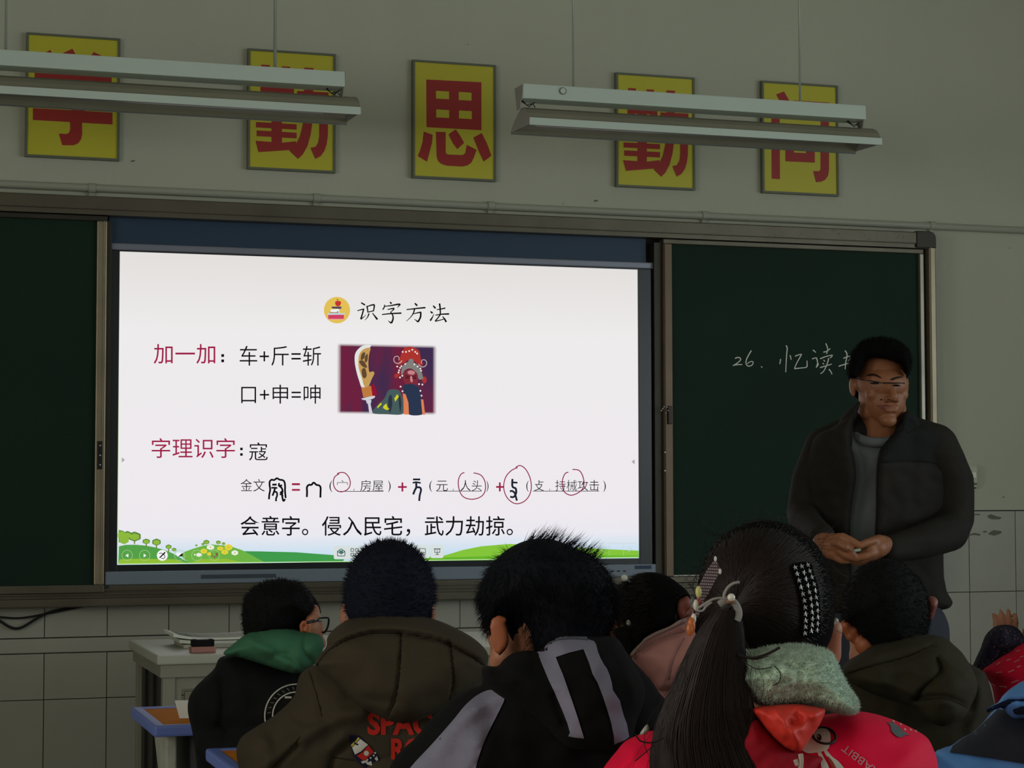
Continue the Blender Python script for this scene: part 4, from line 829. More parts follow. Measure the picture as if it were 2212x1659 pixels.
def strands(base, N, L_, r0, dirfn, jit=0.35, cond=None, seed=1, seg=2):
    """short hairs rooted on a mesh; dirfn(p, n) -> direction"""
    rng = random.Random(seed); ar = []; acc = 0
    for f in base.f:
        a, b, c = [base.v[i] for i in f[:3]]; t = (b-a).cross(c-a); acc += t.length*(1 if len(f) == 3 else 2); ar.append(acc)
    ar = np.array(ar); m_ = MB()
    for _ in range(N):
        i = int(np.searchsorted(ar, rng.random()*acc)); f = base.f[min(i, len(base.f)-1)]; vs = [base.v[k] for k in f]
        wt = [rng.random() for _ in vs]; sm_ = sum(wt); p = Vector((0, 0, 0))
        for q, ww in zip(vs, wt): p += q*(ww/sm_)
        n = (vs[1]-vs[0]).cross(vs[2]-vs[0]).normalized()
        if cond and not cond(p): continue
        d = dirfn(p, n)+Vector((rng.uniform(-1, 1), rng.uniform(-1, 1), rng.uniform(-1, 1)))*jit; d.normalize()
        l = L_*rng.uniform(.6, 1.2); s1 = d.cross(Vector((.3, .5, .8))).normalized()*r0; s2 = d.cross(s1).normalized()*r0
        k = len(m_.v); b0 = p-n*0.001
        m_.add([b0+s1, b0-s1*.5+s2*.87, b0-s1*.5-s2*.87, b0+d*l+n*l*.0], [(0, 1, 3), (1, 2, 3), (2, 0, 3)])
    return m_
def join(*ms):
    r = MB()
    for m_ in ms: n = len(r.v); r.v += m_.v; r.f += [tuple(i+n for i in q) for q in m_.f]; r.mi += m_.mi
    return r
def outward(mb):
    me = bpy.data.meshes.new('t'); me.from_pydata([tuple(v) for v in mb.v], [], mb.f); bm = bmesh.new(); bm.from_mesh(me); bmesh.ops.recalc_face_normals(bm, faces=bm.faces[:])
    bm.verts.index_update(); mb.f = [tuple(v.index for v in f.verts) for f in bm.faces]; mb.mi = [0]*len(mb.f); bm.free(); bpy.data.meshes.remove(me); return mb
STOOL = []
def crown_cap(c, r, f, s):
    e = MB().ell(c-f*.005*s+UP*.045*s, (r*.083*s, f*.103*s, UP*.094*s), 32, 22); m_ = MB()
    keep = []
    for fc in e.f:
        q = sum((e.v[i] for i in fc), Vector((0, 0, 0)))/len(fc)-c
        if not (q.dot(f) > .015*s and q.z < (.062+.0*q.dot(f))*s) and q.z > -.03*s: keep.append(fc)
    n = len(e.v); ctr = c+UP*.04*s
    m_.v = [p.copy() for p in e.v]+[ctr+(p-ctr)*.93 for p in e.v]; m_.f = keep+[tuple(i+n for i in reversed(fc)) for fc in keep]; m_.mi = [0]*len(m_.f); return m_
def pupil(label, hc, facing=0.0, s=0.93, tors_d=0.0, arms=True, extra=None, lean=0.0, group=None, look=None, vox=0.0055, skin=None, ears=False):
    """seated child: one continuous body. hc = head centre (world). facing: turn of the body about z, look: turn of the head"""
    f = rotz(FH, facing); r = rotz(RH, facing); lk = facing if look is None else look
    hf = rotz(FH, lk); hr = -rotz(RH, lk)
    hc = hc-UP*.146*s+FH*.030
    b = MB(); head(b, hc, hr, hf, UP, s, ears=ears)
    base = hc-f*(.06+lean); g = Vector((base.x, base.y, 0)); zs = hc.z-.235*s
    hip = Vector((base.x-f.x*.02, base.y-f.y*.02, .50)); ch = Vector((base.x, base.y, zs-.09))
    b.cap(hc-f*.03-UP*.10, Vector((base.x, base.y, zs)), .045, .05)
    b.ell(ch, (r*.125, f*.075, UP*.13)); b.cap(ch, hip, .085, .10); b.ell(hip, (r*.125, f*.10, UP*.10))
    for q in (-1, 1):
        sh = Vector((base.x, base.y, zs-.03))+r*q*.115; b.cap(ch+r*q*.05+UP*.05, sh, .040, .036)
        if arms is True or arms == q:
            el = sh+r*q*.02+f*.13; el.z = max(.81, sh.z-.20); wr = el+f*.16-r*q*.05; wr.z = .812
            b.cap(sh, el, .032, .028); b.cap(el, wr, .028, .021); hand(b, wr, f-r*q*.3, -UP, .85, .15, q)
        kn = hip+r*q*.09+f*.31-UP*.03; hp = hip+r*q*.06; b.cap(hp, kn, .068, .048); an = Vector((kn.x, kn.y, .09))+f*.02; b.cap(kn, an, .045, .030); b.cap(an-UP*.04, an-UP*.05+f*.12, .028, .024)
    if extra: extra(b)
    body = remesh(b, vox, 3)
    t = Thing('person', label, 'person', (g.x, g.y, 0), group, mb=body, m=skin or M_skin, smooth=True)
    t.mb = body
    tr = MB(); tr.ell(hip+UP*.0, (r*.14, f*.115, UP*.10))
    for q in (-1, 1):
        hp = hip+r*q*.065; kn = hip+r*q*.09+f*.31-UP*.03; an = Vector((kn.x, kn.y, .13))+f*.02; tr.cap(hp, kn, .082, .062); tr.cap(kn, an, .060, .046)
    t.part('trousers', remesh(tr, .009, 4), M_trou, smooth=True)
    for q in (-1, 1):
        kn = hip+r*q*.09+f*.31; an = Vector((kn.x, kn.y, .05))+f*.02; m_ = MB(); m_.cap(an-f*.02-UP*.008, an+f*.13-UP*.012, .040, .036); m_.box(tuple(an-Vector((.03, .03, .05))), tuple(an+Vector((.03, .03, .0)))); t.part('shoe', remesh(m_, .007, 3), M_shoe, smooth=True)
    t.f, t.r, t.hip, t.zs, t.base, t.ch = f, r, hip, zs, base, ch
    t.cap = crown_cap(hc, hr, hf, s)
    # a stool carries the child
    sx, sy = hip.x, hip.y
    if not STOOL:
        st = Thing('student_stool', 'low wooden stool with steel legs under a seated pupil', 'stool', (sx, sy, 0), 'stools under the seated pupils')
        m_ = MB(); m_.box((sx-.16, sy-.13, .375), (sx+.16, sy+.13, .398), .006); st.part('seat', m_, mat('stool_wood', (150, 110, 60), .5))
        for a, b_ in ((-1, -1), (1, -1), (1, 1), (-1, 1)): m_ = MB(); m_.tube([(sx+a*.145, sy+b_*.115, 0.0), (sx+a*.13, sy+b_*.10, .376)], .010, 8); st.part('leg', m_, M_leg, smooth=True)
        tagit(st.o, 'wooden stool under the '+STOOLS[0]); STOOL.append(st.o)
    else:
        n = STOOL[0].copy(); COL.objects.link(n); n.location = (sx, sy, 0); n['label'] = 'wooden stool under the '+STOOLS[len(STOOL)]; STOOL.append(n)
        for c_ in list(STOOL[0].children): c2 = c_.copy(); COL.objects.link(c2); c2.parent = n
    return t
def sleeves(mb, t, rad=.055, only=(-1, 1)):
    tc_ = MB(); tc_.ell(t.ch, (t.r*.145, t.f*.095, UP*.14)); tc_.cap(t.ch, t.hip+UP*.03, .105, .122)
    for q in (-1, 1): tc_.cap(t.ch+t.r*q*.05+UP*.05, Vector((t.base.x, t.base.y, t.zs-.03))+t.r*q*.115, .055, .052)
    tc_ = remesh(tc_, .012, 3); mb.add(tc_.v, tc_.f)
    for q in only:
        sh = Vector((t.base.x, t.base.y, t.zs-.03))+t.r*q*.115; el = sh+t.r*q*.02+t.f*.13; el.z = max(.81, sh.z-.20); wr = el+t.f*.16-t.r*q*.05; wr.z = .812
        mb.chain([sh, el, wr-(wr-el)*.12], [rad*1.05, rad, rad*.72])
    return mb
def panel(t, name, mb, m, **k): return t.part(name, mb, m, smooth=True, **k)
def seam(t, tree, lines, r, m, parent=None, name='seam', off=0.0):
    for pl in lines:
        m_ = project_line(pl, tree, r, off)
        if m_.v: t.part(name, m_, m, parent=parent, smooth=True)

# ---------- A. boy with green hood and glasses (front row)
zb = lambda pl: zpx(pl, 380, 1150, 3.253)
dA = 4.15
def exA(b):   # cheek and jaw seen in three-quarter back view
    pass
tA = pupil('child with short black hair, glasses and green-hooded black jacket, facing away at left', P(614, 1254, dA), 0.0, .80, look=-0.95, lean=.06)
hp = zb([(470,560),(480,470),(520,410),(590,360),(680,332),(760,330),(860,350),(925,400),(962,470),(978,540),(965,600),(930,620),(905,625),(875,650),(860,700),(830,780),(700,800),(520,790),(470,660)])
hA = inflate(hp, dA, .100, 68, 5, kb=.55)
sA = strands(hA, 2600, .010, .0006, lambda p, n: n*.9-UP*.4, .3, seed=3)
panel(tA, 'hair', join(tA.cap, hA, sA), M_hair)
em_ = MB(); em_.ell(P(*zb([(965,665)])[0], dA-.035), (RH*.019, FH*.040, UP*.034)); em_.ell(P(*zb([(975,600)])[0], dA-.01), (RH*.012, FH*.030, UP*.028)); em_.ell(P(*zb([(985,700)])[0], dA-.02), (RH*.013, FH*.028, UP*.026)); tA.part('cheek', remesh(em_, .003, 3), M_skin, smooth=True)
em_ = MB(); em_.chain([P(*zb([q])[0], dA-.112) for q in ((885,690),(880,655),(895,632),(915,632),(925,655),(918,690))], [.004]*6); em_.ell(P(*zb([(905,665)])[0], dA-.105), (RH*.008, FH*.006, UP*.013)); tA.part('ear', remesh(em_, .002, 2), mat('skin_ear_warm', (166, 92, 56), .5), smooth=True)
M_gh = mat('hood_green_fleece', (62, 112, 84), 0.85, var=(5, .12), bump=(60, .1)); M_bj = mat('jacket_black_green', (14, 17, 17), 0.85, bump=(14, .3), var=(5, .15))
jp = zb([(310,880),(420,860),(600,890),(860,960),(1000,1000),(1150,1100),(1230,1300),(1260,1700),(1230,2400),(1000,2600),(400,2600),(180,2300),(150,1700),(118,1420),(85,1270),(90,1170),(135,1090),(205,1020),(272,955)])
jA = inflate(jp, dA-.02, .13, 95, 8, relief=[(zb([(310,950),(330,1200),(300,1500)]), -.012, 8), (zb([(240,1050),(200,1200),(230,1330)]), .012, 14), (zb([(120,1200),(200,1330),(330,1400)]), -.008, 8)], folds=(.012, .016, .010), seed=3)
jA = join(jA, sleeves(MB(), tA, .05))
pj = panel(tA, 'jacket', jA, M_bj)
hg = zb([(332,850),(395,790),(500,712),(600,682),(700,667),(800,672),(860,690),(935,697),(1010,720),(1042,780),(1030,835),(985,915),(870,990),(760,975),(600,925),(450,880),(380,872)])
hdA = inflate(hg, dA-.06, .080, 42, 5, tilt=(0, 0, -.0006, 1370), relief=[(zb([(480,730),(620,820),(740,900),(850,960)]), .012, 10), (zb([(900,720),(900,830),(960,920)]), -.010, 6), (zb([(700,860),(800,870),(880,960)]), -.008, 6)], folds=(.02, .02, .010), seed=8)
ph = panel(tA, 'hood', hdA, M_gh)
tj = bvh(jA)
for rr_ in (223, 168):
    pl = zb([(848+rr_*math.cos(a), 1290-rr_*math.sin(a)) for a in [math.radians(q) for q in range(85, 200, 6)]])
    mm = project_line(pl, tj, .0016, .001); tA.part('back_emblem_ring', mm, mat('print_white', (200, 200, 190), .7), parent=pj, smooth=True)
pl = zb([(765,1160),(812,1160)]); tA.part('back_emblem_bar', project_line(pl, tj, .0022, .001, sm=False), mat('print_white', (200, 200, 190), .7), parent=pj)
mm = MB()
for a in range(95, 178, 11):
    a = math.radians(a); p0 = (848+184*math.cos(a), 1290-184*math.sin(a)); p1 = (848+206*math.cos(a+.05), 1290-206*math.sin(a+.05)); project_line(zb([p0, p1]), tj, .0009, .001, mm, sm=False, step=2)
tA.part('back_emblem_marks', mm, mat('print_grey', (110, 112, 108), .7), parent=pj, kind='stuff')
# glasses: temple arm and lens rim
gm = MB(); a = P(*zb([(925,634)])[0], dA-.118); b = P(*zb([(1005,614)])[0], dA-.05); gm.tube([a, (a+b)/2, b], [.0028, .0036, .0034], 6)
gl_ = tA.part('glasses', gm, mat('glasses_black', (20, 22, 28), .3), smooth=True)
rim = smooth_poly(zb([(1002,606),(1040,600),(1072,605),(1070,650),(1055,690),(1040,705),(1028,700)]), False)
gm = MB(); gm.tube([P(u, v, dA-.05+i*.0006) for i, (u, v) in enumerate(rim)], .0021, 6); tA.part('lens_rim', gm, mat('glasses_black', (20, 22, 28), .3), parent=gl_, smooth=True)
gm = MB(); gm.tube([P(u, v, dA-.056) for u, v in zb([(1000,620),(1025,617)])], .0032, 6); tA.part('silver_hinge', gm, mat('hinge_silver', (170, 180, 190), .3, .7), parent=gl_)
gm = MB(); vf = fill2d([zb([(1006,612),(1070,607),(1066,655),(1052,688),(1030,695),(1010,640)])]); gm.add([P(u, v, dA-.046) for u, v in vf[0]], vf[1]); 
lens = mat('lens_tint', (60, 92, 110), .1); tA.part('lens', gm, gl, parent=gl_, fix=False)

# ---------- B. boy with cropped hair and olive jacket with rocket print
dB = 3.5
tB = pupil('child with cropped blue-black hair in olive hooded jacket with rocket print, centre left', P(844, 1167, dB), 0.0, .90)
hp = zb([(1192,590),(1183,480),(1188,380),(1218,270),(1268,170),(1340,102),(1420,66),(1500,55),(1590,66),(1670,110),(1740,182),(1790,280),(1815,380),(1818,480),(1795,570),(1760,680),(1680,800),(1500,840),(1320,800),(1240,690)])
hB = inflate(hp, dB, .100, 92, 5, kb=.6)
sB = strands(outward(MB() if False else hB), 5200, .011, .0007, lambda p, n: n*1.0+UP*.15, .22, seed=4)
for (x, y, w_, h_) in ((1184, 572, 30, 70), (1800, 548, 20, 58)):
    em_ = MB(); c_ = P(*zb([(x, y)])[0], dB-.005); em_.ell(c_, (RH*(w_/3.253*dB/FPX), FH*.014, UP*(h_/3.253*dB/FPX))); c2_ = P(*zb([(x+(12 if x < 1500 else -8), y+30)])[0], dB+.0); em_.ell(c2_, (RH*.009, FH*.012, UP*.016)); tB.part('ear', remesh(em_, .0028, 2), M_skin, smooth=True)
em_ = MB(); em_.cap(P(*zb([(1225,600)])[0], dB-.01), P(*zb([(1240,680)])[0], dB), .018, .02); tB.part('nape', em_, M_skin, smooth=True)
panel(tB, 'hair', join(tB.cap, hB, sB), mat('hair_blue_black', (22, 25, 38), .85, spec=.15))
M_ol = mat('jacket_olive_brown', (64, 56, 43), .9, var=(6, .1), bump=(16, .25)); M_seam = mat('jacket_seam_dark', (44, 38, 30), .9)
jp = zb([(985,930),(885,985),(852,1060),(825,1160),(700,1280),(560,1370),(470,1430),(432,1495),(425,1560),(440,1656),(480,1900),(600,2400),(900,2900),(1600,3000),(2200,2900),(2420,2200),(2450,1700),(2420,1300),(2330,1100),(2190,930),(1900,850),(1300,850)])
jB = inflate(jp, dB-.0, .135, 130, 8, relief=[(zb([(940,985),(1000,1180),(1030,1300)]), -.006, 5), (zb([(1300,1260),(1050,1330),(820,1500),(640,1656)]), .022, 22), (zb([(850,1500),(700,1650),(640,1760)]), -.016, 8), (zb([(830,1290),(930,1330),(1080,1300)]), -.012, 8), (zb([(1250,1470),(1120,1560),(1080,1700)]), -.014, 9), (zb([(560,1400),(640,1500),(620,1640)]), .014, 14), (zb([(1180,1430),(1090,1520)]), .010, 8)], folds=(.010, .013, .012), seed=11)
treej = bvh(jB); pj = panel(tB, 'jacket', join(jB, sleeves(MB(), tB, .052)), M_ol)
hg = zb([(978,925),(1012,860),(1058,800),(1062,745),(1100,690),(1160,642),(1230,607),(1400,577),(1500,570),(1700,586),(1850,622),(1985,682),(2100,750),(2180,830),(2195,900),(2160,1000),(2060,1120),(1900,1220),(1760,1300),(1640,1338),(1520,1330),(1400,1280),(1280,1215),(1150,1090),(1060,1010)])
hdB = inflate(hg, dB-.065, .11, 95, 6, tilt=(0, 0, -.00042, 1340), relief=[(zb([(1000,900),(1080,790),(1200,715),(1350,668),(1500,660),(1700,680),(1900,735),(2050,810),(2150,880)]), .020, 15), (zb([(985,935),(1080,828),(1200,757),(1350,712),(1500,706),(1700,725),(1900,775),(2050,855),(2170,935)]), -.022, 5), (zb([(1580,715),(1572,960),(1540,1170),(1490,1285)]), -.010, 3.5), (zb([(1925,765),(1940,900),(1950,1050),(1925,1180)]), -.010, 3.5), (zb([(1040,960),(1200,1120),(1330,1230)]), .012, 9), (zb([(1120,1120),(1350,1180),(1560,1190)]), -.006, 10)], folds=(.012, .014, .008), seed=5)
ph = panel(tB, 'hood', hdB, M_ol)
th = bvh(hdB)
seam(tB, th, [zb([(990,930),(1080,825),(1200,755),(1350,710),(1500,703),(1700,723),(1900,772),(2050,852),(2165,930)])], .0022, M_seam, ph, off=.0006)
seam(tB, th, [zb([(1580,712),(1575,850),(1572,960),(1540,1170),(1490,1285)]), zb([(1925,765),(1940,900),(1950,1050),(1925,1180)])], .0013, M_seam, ph, off=.0004)
seam(tB, treej, [zb([(935,975),(985,1130),(1025,1290)]), zb([(870,1440),(690,1640)]), zb([(1100,1580),(1250,1600)])], .0013, M_seam, pj, off=.0004)
M_red = mat('print_red', (196, 44, 34), .7)
mm = project(text2d('SPAC', zb([(1345,1262),(1800,1425)])[0]+zb([(1345,1262),(1800,1425)])[1], .04, 6), treej, .002)
tB.part('back_lettering', mm, M_red, parent=pj, fix=False, label='red capital letters')
b0, b1 = zb([(1512,1446),(1740,1600)]); mm = project(text2d('RO', b0+b1, .035, 6), treej, .002); tB.part('back_lettering', mm, M_red, parent=pj, fix=False, label='red capital letters')
def pr(t, nm, pls, m_, tree, par, off, orig, step=8):
    mm = MB()
    for p in pls: project(fill2d([orig(p)], step), tree, off, mm)
    if mm.v: return t.part(nm, mm, m_, parent=par, fix=False, smooth=True)
PW = mat('print_offwhite', (206, 204, 194), .7); PN = mat('print_navy', (26, 28, 56), .7); PY = mat('print_yellow', (206, 188, 66), .7)
pr(tB, 'rocket_outline', [smooth_poly([(1222,1436),(1250,1426),(1290,1432),(1350,1490),(1400,1550),(1430,1600),(1460,1700),(1400,1760),(1330,1660),(1270,1600),(1235,1530)])], PN, treej, pj, .0018, zb)
pr(tB, 'rocket_nose_band', [[(1228,1495),(1236,1508),(1292,1448),(1282,1440)]], PY, treej, pj, .0026, zb)
pr(tB, 'rocket_body', [[(1296,1452),(1350,1492),(1300,1540),(1258,1562),(1238,1512)], [(1300,1610),(1340,1600),(1350,1615),(1310,1625)]], PW, treej, pj, .0026, zb)
pr(tB, 'rocket_red_band', [[(1352,1496),(1392,1545),(1320,1606),(1270,1570),(1310,1545)]], M_red, treej, pj, .0028, zb)
pr(tB, 'rocket_window', [circ(1338,1552,18,18,14)], PW, treej, pj, .0034, zb, 20)
pr(tB, 'rocket_dots', [circ(x, y, 7, 7, 8) for x, y in ((1322,1612),(1345,1598),(1368,1585),(1390,1568),(1400,1550))], PW, treej, pj, .0036, zb, 20)
pr(tB, 'rocket_fins', [[(1335,1622),(1372,1606),(1382,1640),(1345,1632)], [(1395,1590),(1412,1572),(1422,1598),(1410,1606)], [(1395,1650),(1420,1640),(1450,1700),(1420,1700)]], PW, treej, pj, .0036, zb)
pr(tB, 'rocket_flame', [smooth_poly([(1425,1620),(1470,1640),(1480,1690),(1440,1690)])], PY, treej, pj, .0036, zb)

# ---------- C. boy in black hoodie with grey panels (near, centre)
zc = lambda pl: zpx(pl, 860, 1150, 3.26)
dC = 2.75
tC = pupil('child with bushy short hair in black hoodie with grey stripe loop, seated in the centre', P(1176, 1164, dC), 0.0, .98, look=.30)
hp = zc([(590,545),(572,450),(600,350),(640,262),(700,182),(770,120),(860,72),(950,48),(1040,45),(1130,62),(1250,112),(1370,172),(1455,255),(1505,350),(1525,450),(1522,560),(1495,640),(1470,720),(1440,860),(1350,960),(1150,990),(1000,930),(930,850),(895,760),(870,690),(820,625),(745,600),(690,612),(672,650),(690,760),(650,700),(615,640)])
hC = inflate(hp, dC-.028, .080, 105, 6, kb=1.1)
sC = strands(hC, 7000, .020, .00055, lambda p, n: n*.6-UP*.9, .28, seed=6)
# tuft standing up at the crown's right
def crown(p): u, v = toPx(p); return 1130 < u < 1290 and v < 1215
sC2 = strands(hC, 3000, .028, .0005, lambda p, n: n*.5+RH*.75+UP*.5, .25, cond=crown, seed=9)
def edgeC(p): u, v = toPx(p); return u < 1100 or u > 1250
sC3 = strands(hC, 2200, .016, .0005, lambda p, n: n*1.0-UP*.5, .3, cond=edgeC, seed=10)
panel(tC, 'hair', join(tC.cap, hC, sC, sC2, sC3), mat('hair_navy_black', (15, 17, 24), .8, spec=.15))
# visible ear, neck
dE_ = dC-.078
eb = inflate(zc([(668,650),(676,622),(705,606),(738,612),(762,650),(776,710),(780,770),(765,815),(735,850),(712,870),(694,840),(686,780),(672,710)]), dE_, .012, 9, 3, kb=2.0)
eb.chain([P(*zc([q])[0], dE_-.006) for q in ((742,616),(712,608),(682,628),(675,665),(680,720),(690,780),(702,830))], [.0045,.005,.0055,.0055,.005,.005,.0045])
em_ = remesh(outward(eb), .0022, 2); tC.part('ear', em_, mat('skin_ear_warm', (166, 92, 56), .5), smooth=True)
gv = inflate(zc([(732,640),(750,660),(762,720),(768,790),(752,812),(742,760),(738,700)]), dE_-.009, .002, 4, 3); tC.part('ear_shade_patch', gv, mat('ear_groove_shade', (104, 52, 36), .6), smooth=True)  # dark patch painted in for the shade inside the ear
em_ = MB(); em_.cap(P(*zc([(790,700)])[0], dC-.03), P(*zc([(850,800)])[0], dC-.025), .016, .020); em_.cap(P(*zc([(745,860)])[0], dC-.03), P(*zc([(720,905)])[0], dC-.02), .018, .016); em_.cap(P(*zc([(800,800)])[0], dC-.03), P(*zc([(760,880)])[0], dC-.03), .020, .016)
tC.part('nape', remesh(em_, .0035, 4), M_skin, smooth=True)
M_hd = mat('hoodie_black', (8, 8, 9), .95, bump=(12, .3), var=(4, .2)); M_hg = mat('hoodie_grey_panel', (128, 126, 144), .85, bump=(120, .08), var=(5, .06))
jp = zc([(590,1065),(500,1100),(375,1170),(215,1330),(130,1440),(0,1560),(-80,1700),(-140,1900),(0,2600),(400,2900),(1300,3000),(1900,2900),(2100,2200),(2080,1700),(2000,1350),(1900,1200),(1840,1130),(1780,1040),(1690,940),(1620,860),(1530,760),(1300,740),(1000,830),(700,940),(620,940),(590,965)])
jC = inflate(jp, dC-.0, .15, 170, 9, relief=[(zc([(760,1180),(640,1400),(540,1660)]), -.006, 6), (zc([(620,1150),(420,1330),(180,1600)]), .018, 30), (zc([(1640,1000),(1800,1130),(1850,1300)]), -.012, 12)], folds=(.008, .011, .014), seed=21)
pj = panel(tC, 'hoodie', join(jC, sleeves(MB(), tC, .052)), M_hd)
hg = zc([(588,965),(620,942),(700,942),(745,895),(810,850),(912,830),(982,836),(1060,765),(1120,724),(1230,716),(1330,722),(1450,728),(1540,745),(1600,830),(1640,900),(1700,1000),(1740,1100),(1730,1200),(1680,1330),(1650,1450),(1580,1540),(1400,1540),(1180,1500),(1000,1330),(860,1240),(700,1140),(610,1060)])
hdC = inflate(hg, dC-.08, .105, 110, 7, tilt=(0, 0, -.0004, 1400), relief=[(zc([(600,985),(700,965),(820,880),(960,870)]), .014, 12), (zc([(1560,800),(1640,1000),(1690,1200)]), .012, 16), (zc([(1100,1150),(1180,1350)]), -.008, 10), (zc([(640,1050),(900,1180),(1100,1330)]), .012, 16)], folds=(.010, .012, .010), seed=15)
ph = panel(tC, 'hood', hdC, M_hd)
tcb = bvh(jC, hdC); tjj = bvh(jC); thh = bvh(hdC)
pr(tC, 'grey_shoulder_panel', [smooth_poly([(618,1116),(650,1110),(680,1115),(725,1145),(748,1176),(700,1280),(640,1400),(600,1490),(565,1590),(540,1700),(520,1900),(100,1900),(60,1720),(100,1640),(230,1500),(380,1330),(470,1220),(550,1150)])], M_hg, tjj, pj, .0022, zc, 10)
pr(tC, 'grey_stripe_loop', [[(980,840),(1020,800),(1062,772),(1095,746),(1128,734),(1230,729),(1322,731),(1337,752),(1380,765),(1395,790),(1407,840),(1425,885),(1450,930),(1470,958),(1490,1005),(1505,1060),(1512,1110),(1535,1145),(1562,1185),(1575,1240),(1592,1300),(1612,1350),(1620,1400),(1628,1440),(1600,1462),(1560,1478),(1522,1494),(1520,1440),(1500,1340),(1470,1240),(1440,1150),(1405,1060),(1370,1000),(1345,920),(1305,822),(1200,848),(1110,878),(1130,930),(1160,1000),(1195,1100),(1230,1200),(1270,1320),(1310,1452),(1250,1446),(1198,1436),(1210,1410),(1192,1345),(1150,1240),(1100,1122),(1060,1040),(1010,920)]], M_hg, bvh(hdC, jC), ph, .0024, zc, 8)
seam(tC, thh, [zc([(1050,790),(1120,760),(1220,752),(1335,757)]), zc([(1120,724),(1160,735),(1330,740)])], .0016, mat('stripe_seam', (70, 70, 80), .9), ph, off=.0026)

# ---------- D. girl with bead hair ties and dusty pink hood
zd = lambda pl: zpx(pl, 1290, 1200, 5.53)
dD = 3.95
def exD(b): b.ell(P(*zd([(120,900)])[0], dD+.03), (RH*.018, FH*.02, UP*.022))
tD = pupil('child with clear bead hair ties and dusty pink hood, between hoodie boy and ponytail girl', P(1410, 1237, dD), 0.0, .85, look=-.25, arms=False)
hp = zd([(205,600),(225,470),(275,370),(340,318),(420,285),(500,225),(600,200),(720,205),(850,250),(980,340),(1080,430),(1120,520),(1080,520),(1010,545),(985,620),(975,730),(990,850),(930,1000),(760,1100),(600,1150),(470,1130),(400,1120),(330,1000),(300,860),(240,740)])
hD = inflate(hp, dD, .100, 85, 5, kb=.6); sD = strands(hD, 7000, .018, .0005, lambda p, n: n*.25-RH*.8-UP*.3, .2, seed=12)
hD.mi = [1]*len(hD.f); panel(tD, 'hair', join(tD.cap, hD, sD), [mat('hair_brownish', (28, 23, 20), .5, spec=.3), mat('hair_under_black', (10, 9, 9), .95, spec=.05)])
for pl, r_ in (([(200,880),(300,850),(420,850),(470,930),(470,1100),(430,1230),(360,1180),(280,1060),(210,960)], 26), ([(300,400),(310,320),(345,300),(380,330),(360,400)], 10)):
    q_ = inflate(zd(pl), dD-.04, .03 if r_ > 20 else .014, r_, 4); panel(tD, 'pigtail', q_, M_hair)
for (x, y), (x2, y2) in (((325, 268), (392, 318)), ((384, 800), (455, 840))):
    m_ = MB(); m_.sph(P(*zd([(x, y)])[0], dD-.06), .0068, 10, 7); bd = tD.part('bead', m_, mat('clear_bead', (205, 208, 198), .12, spec=.9), smooth=False, label='clear faceted bead')
    m_ = MB(); m_.tube([P(*zd([(x, y)])[0], dD-.06), P(*zd([((x+x2)/2, (y+y2)/2-4)])[0], dD-.058), P(*zd([(x2, y2)])[0], dD-.05)], .0014, 6); tD.part('hair_elastic', m_, mat('elastic_grey', (120, 120, 120), .6), parent=bd)
em_ = MB(); em_.ell(P(*zd([(1020,620)])[0], dD-.03), (RH*.011+FH*.006, FH*.014, UP*.024)); em_.ell(P(*zd([(1060,570)])[0], dD-.035), (RH*.010, FH*.01, UP*.015)); em_.cap(P(*zd([(1070,700)])[0], dD+.0), P(*zd([(1090,770)])[0], dD+.01), .018, .02); tD.part('ear', remesh(em_, .003, 2), mat('skin_shade', (136, 74, 60), .55), smooth=True)
em_ = MB(); em_.ell(P(*zd([(140,900)])[0], dD+.04), (RH*.016, FH*.02, UP*.022)); tD.part('cheek', em_, M_skin, smooth=True)
oc = MB(); oc.prism([P(u, v, dD+.01) for u, v in zd([(212,718),(262,778),(305,848),(250,868),(185,872),(180,800)])], FH*.012); tD.part('orange_scarf_corner', oc, mat('scarf_orange', (196, 120, 40), .7), label='orange scarf corner')
M_pk = mat('hood_dusty_pink', (192, 136, 130), .85, bump=(50, .1), var=(5, .05)); M_pk2 = mat('hood_edge_grey_pink', (158, 132, 126), .85)
jp = zd([(480,1280),(620,1180),(900,1050),(1200,1000),(1500,1050),(1650,1300),(1700,1800),(1650,3200),(700,3200),(420,2400),(440,1700),(460,1400)])
panel(tD, 'coat', join(inflate(jp, dD, .12, 85, 9, folds=(.012, .016, .008), seed=31), sleeves(MB(), tD, .05, ())), M_pk)
hg = zd([(392,1192),(415,1150),(470,1100),(530,1030),(570,990),(700,915),(860,850),(980,775),(1110,722),(1240,700),(1400,760),(1480,950),(1420,1200),(1200,1420),(960,1560),(765,1618),(700,1580),(660,1510),(590,1440),(520,1350),(450,1255)])
hdD = inflate(hg, dD-.07, .085, 65, 5, tilt=(0, 0, -.0005, 1380), relief=[(zd([(430,1200),(560,1060),(750,950),(1000,850)]), .012, 9), (zd([(450,1248),(600,1090),(800,980),(1050,910)]), -.012, 4), (zd([(860,1500),(900,1300),(1030,1000)]), -.008, 5)], folds=(.02, .02, .006), seed=33)
ph = panel(tD, 'hood', hdD, M_pk); thd = bvh(hdD)
seam(tD, thd, [zd([(440,1240),(560,1105),(700,1020),(860,955),(1050,900)]), zd([(850,1480),(890,1300),(960,1120),(1040,980)])], .0012, M_pk2, ph)
hr_ = MB(); hr_ = inflate(zd([(398,1190),(420,1140),(530,1030),(570,985),(700,912),(860,846),(980,770),(1060,750),(1060,800),(900,880),(720,960),(590,1030),(470,1150),(425,1222)]), dD-.14, .012, 7, 4); panel(tD, 'hood_hem', hr_, M_pk2, parent=None)

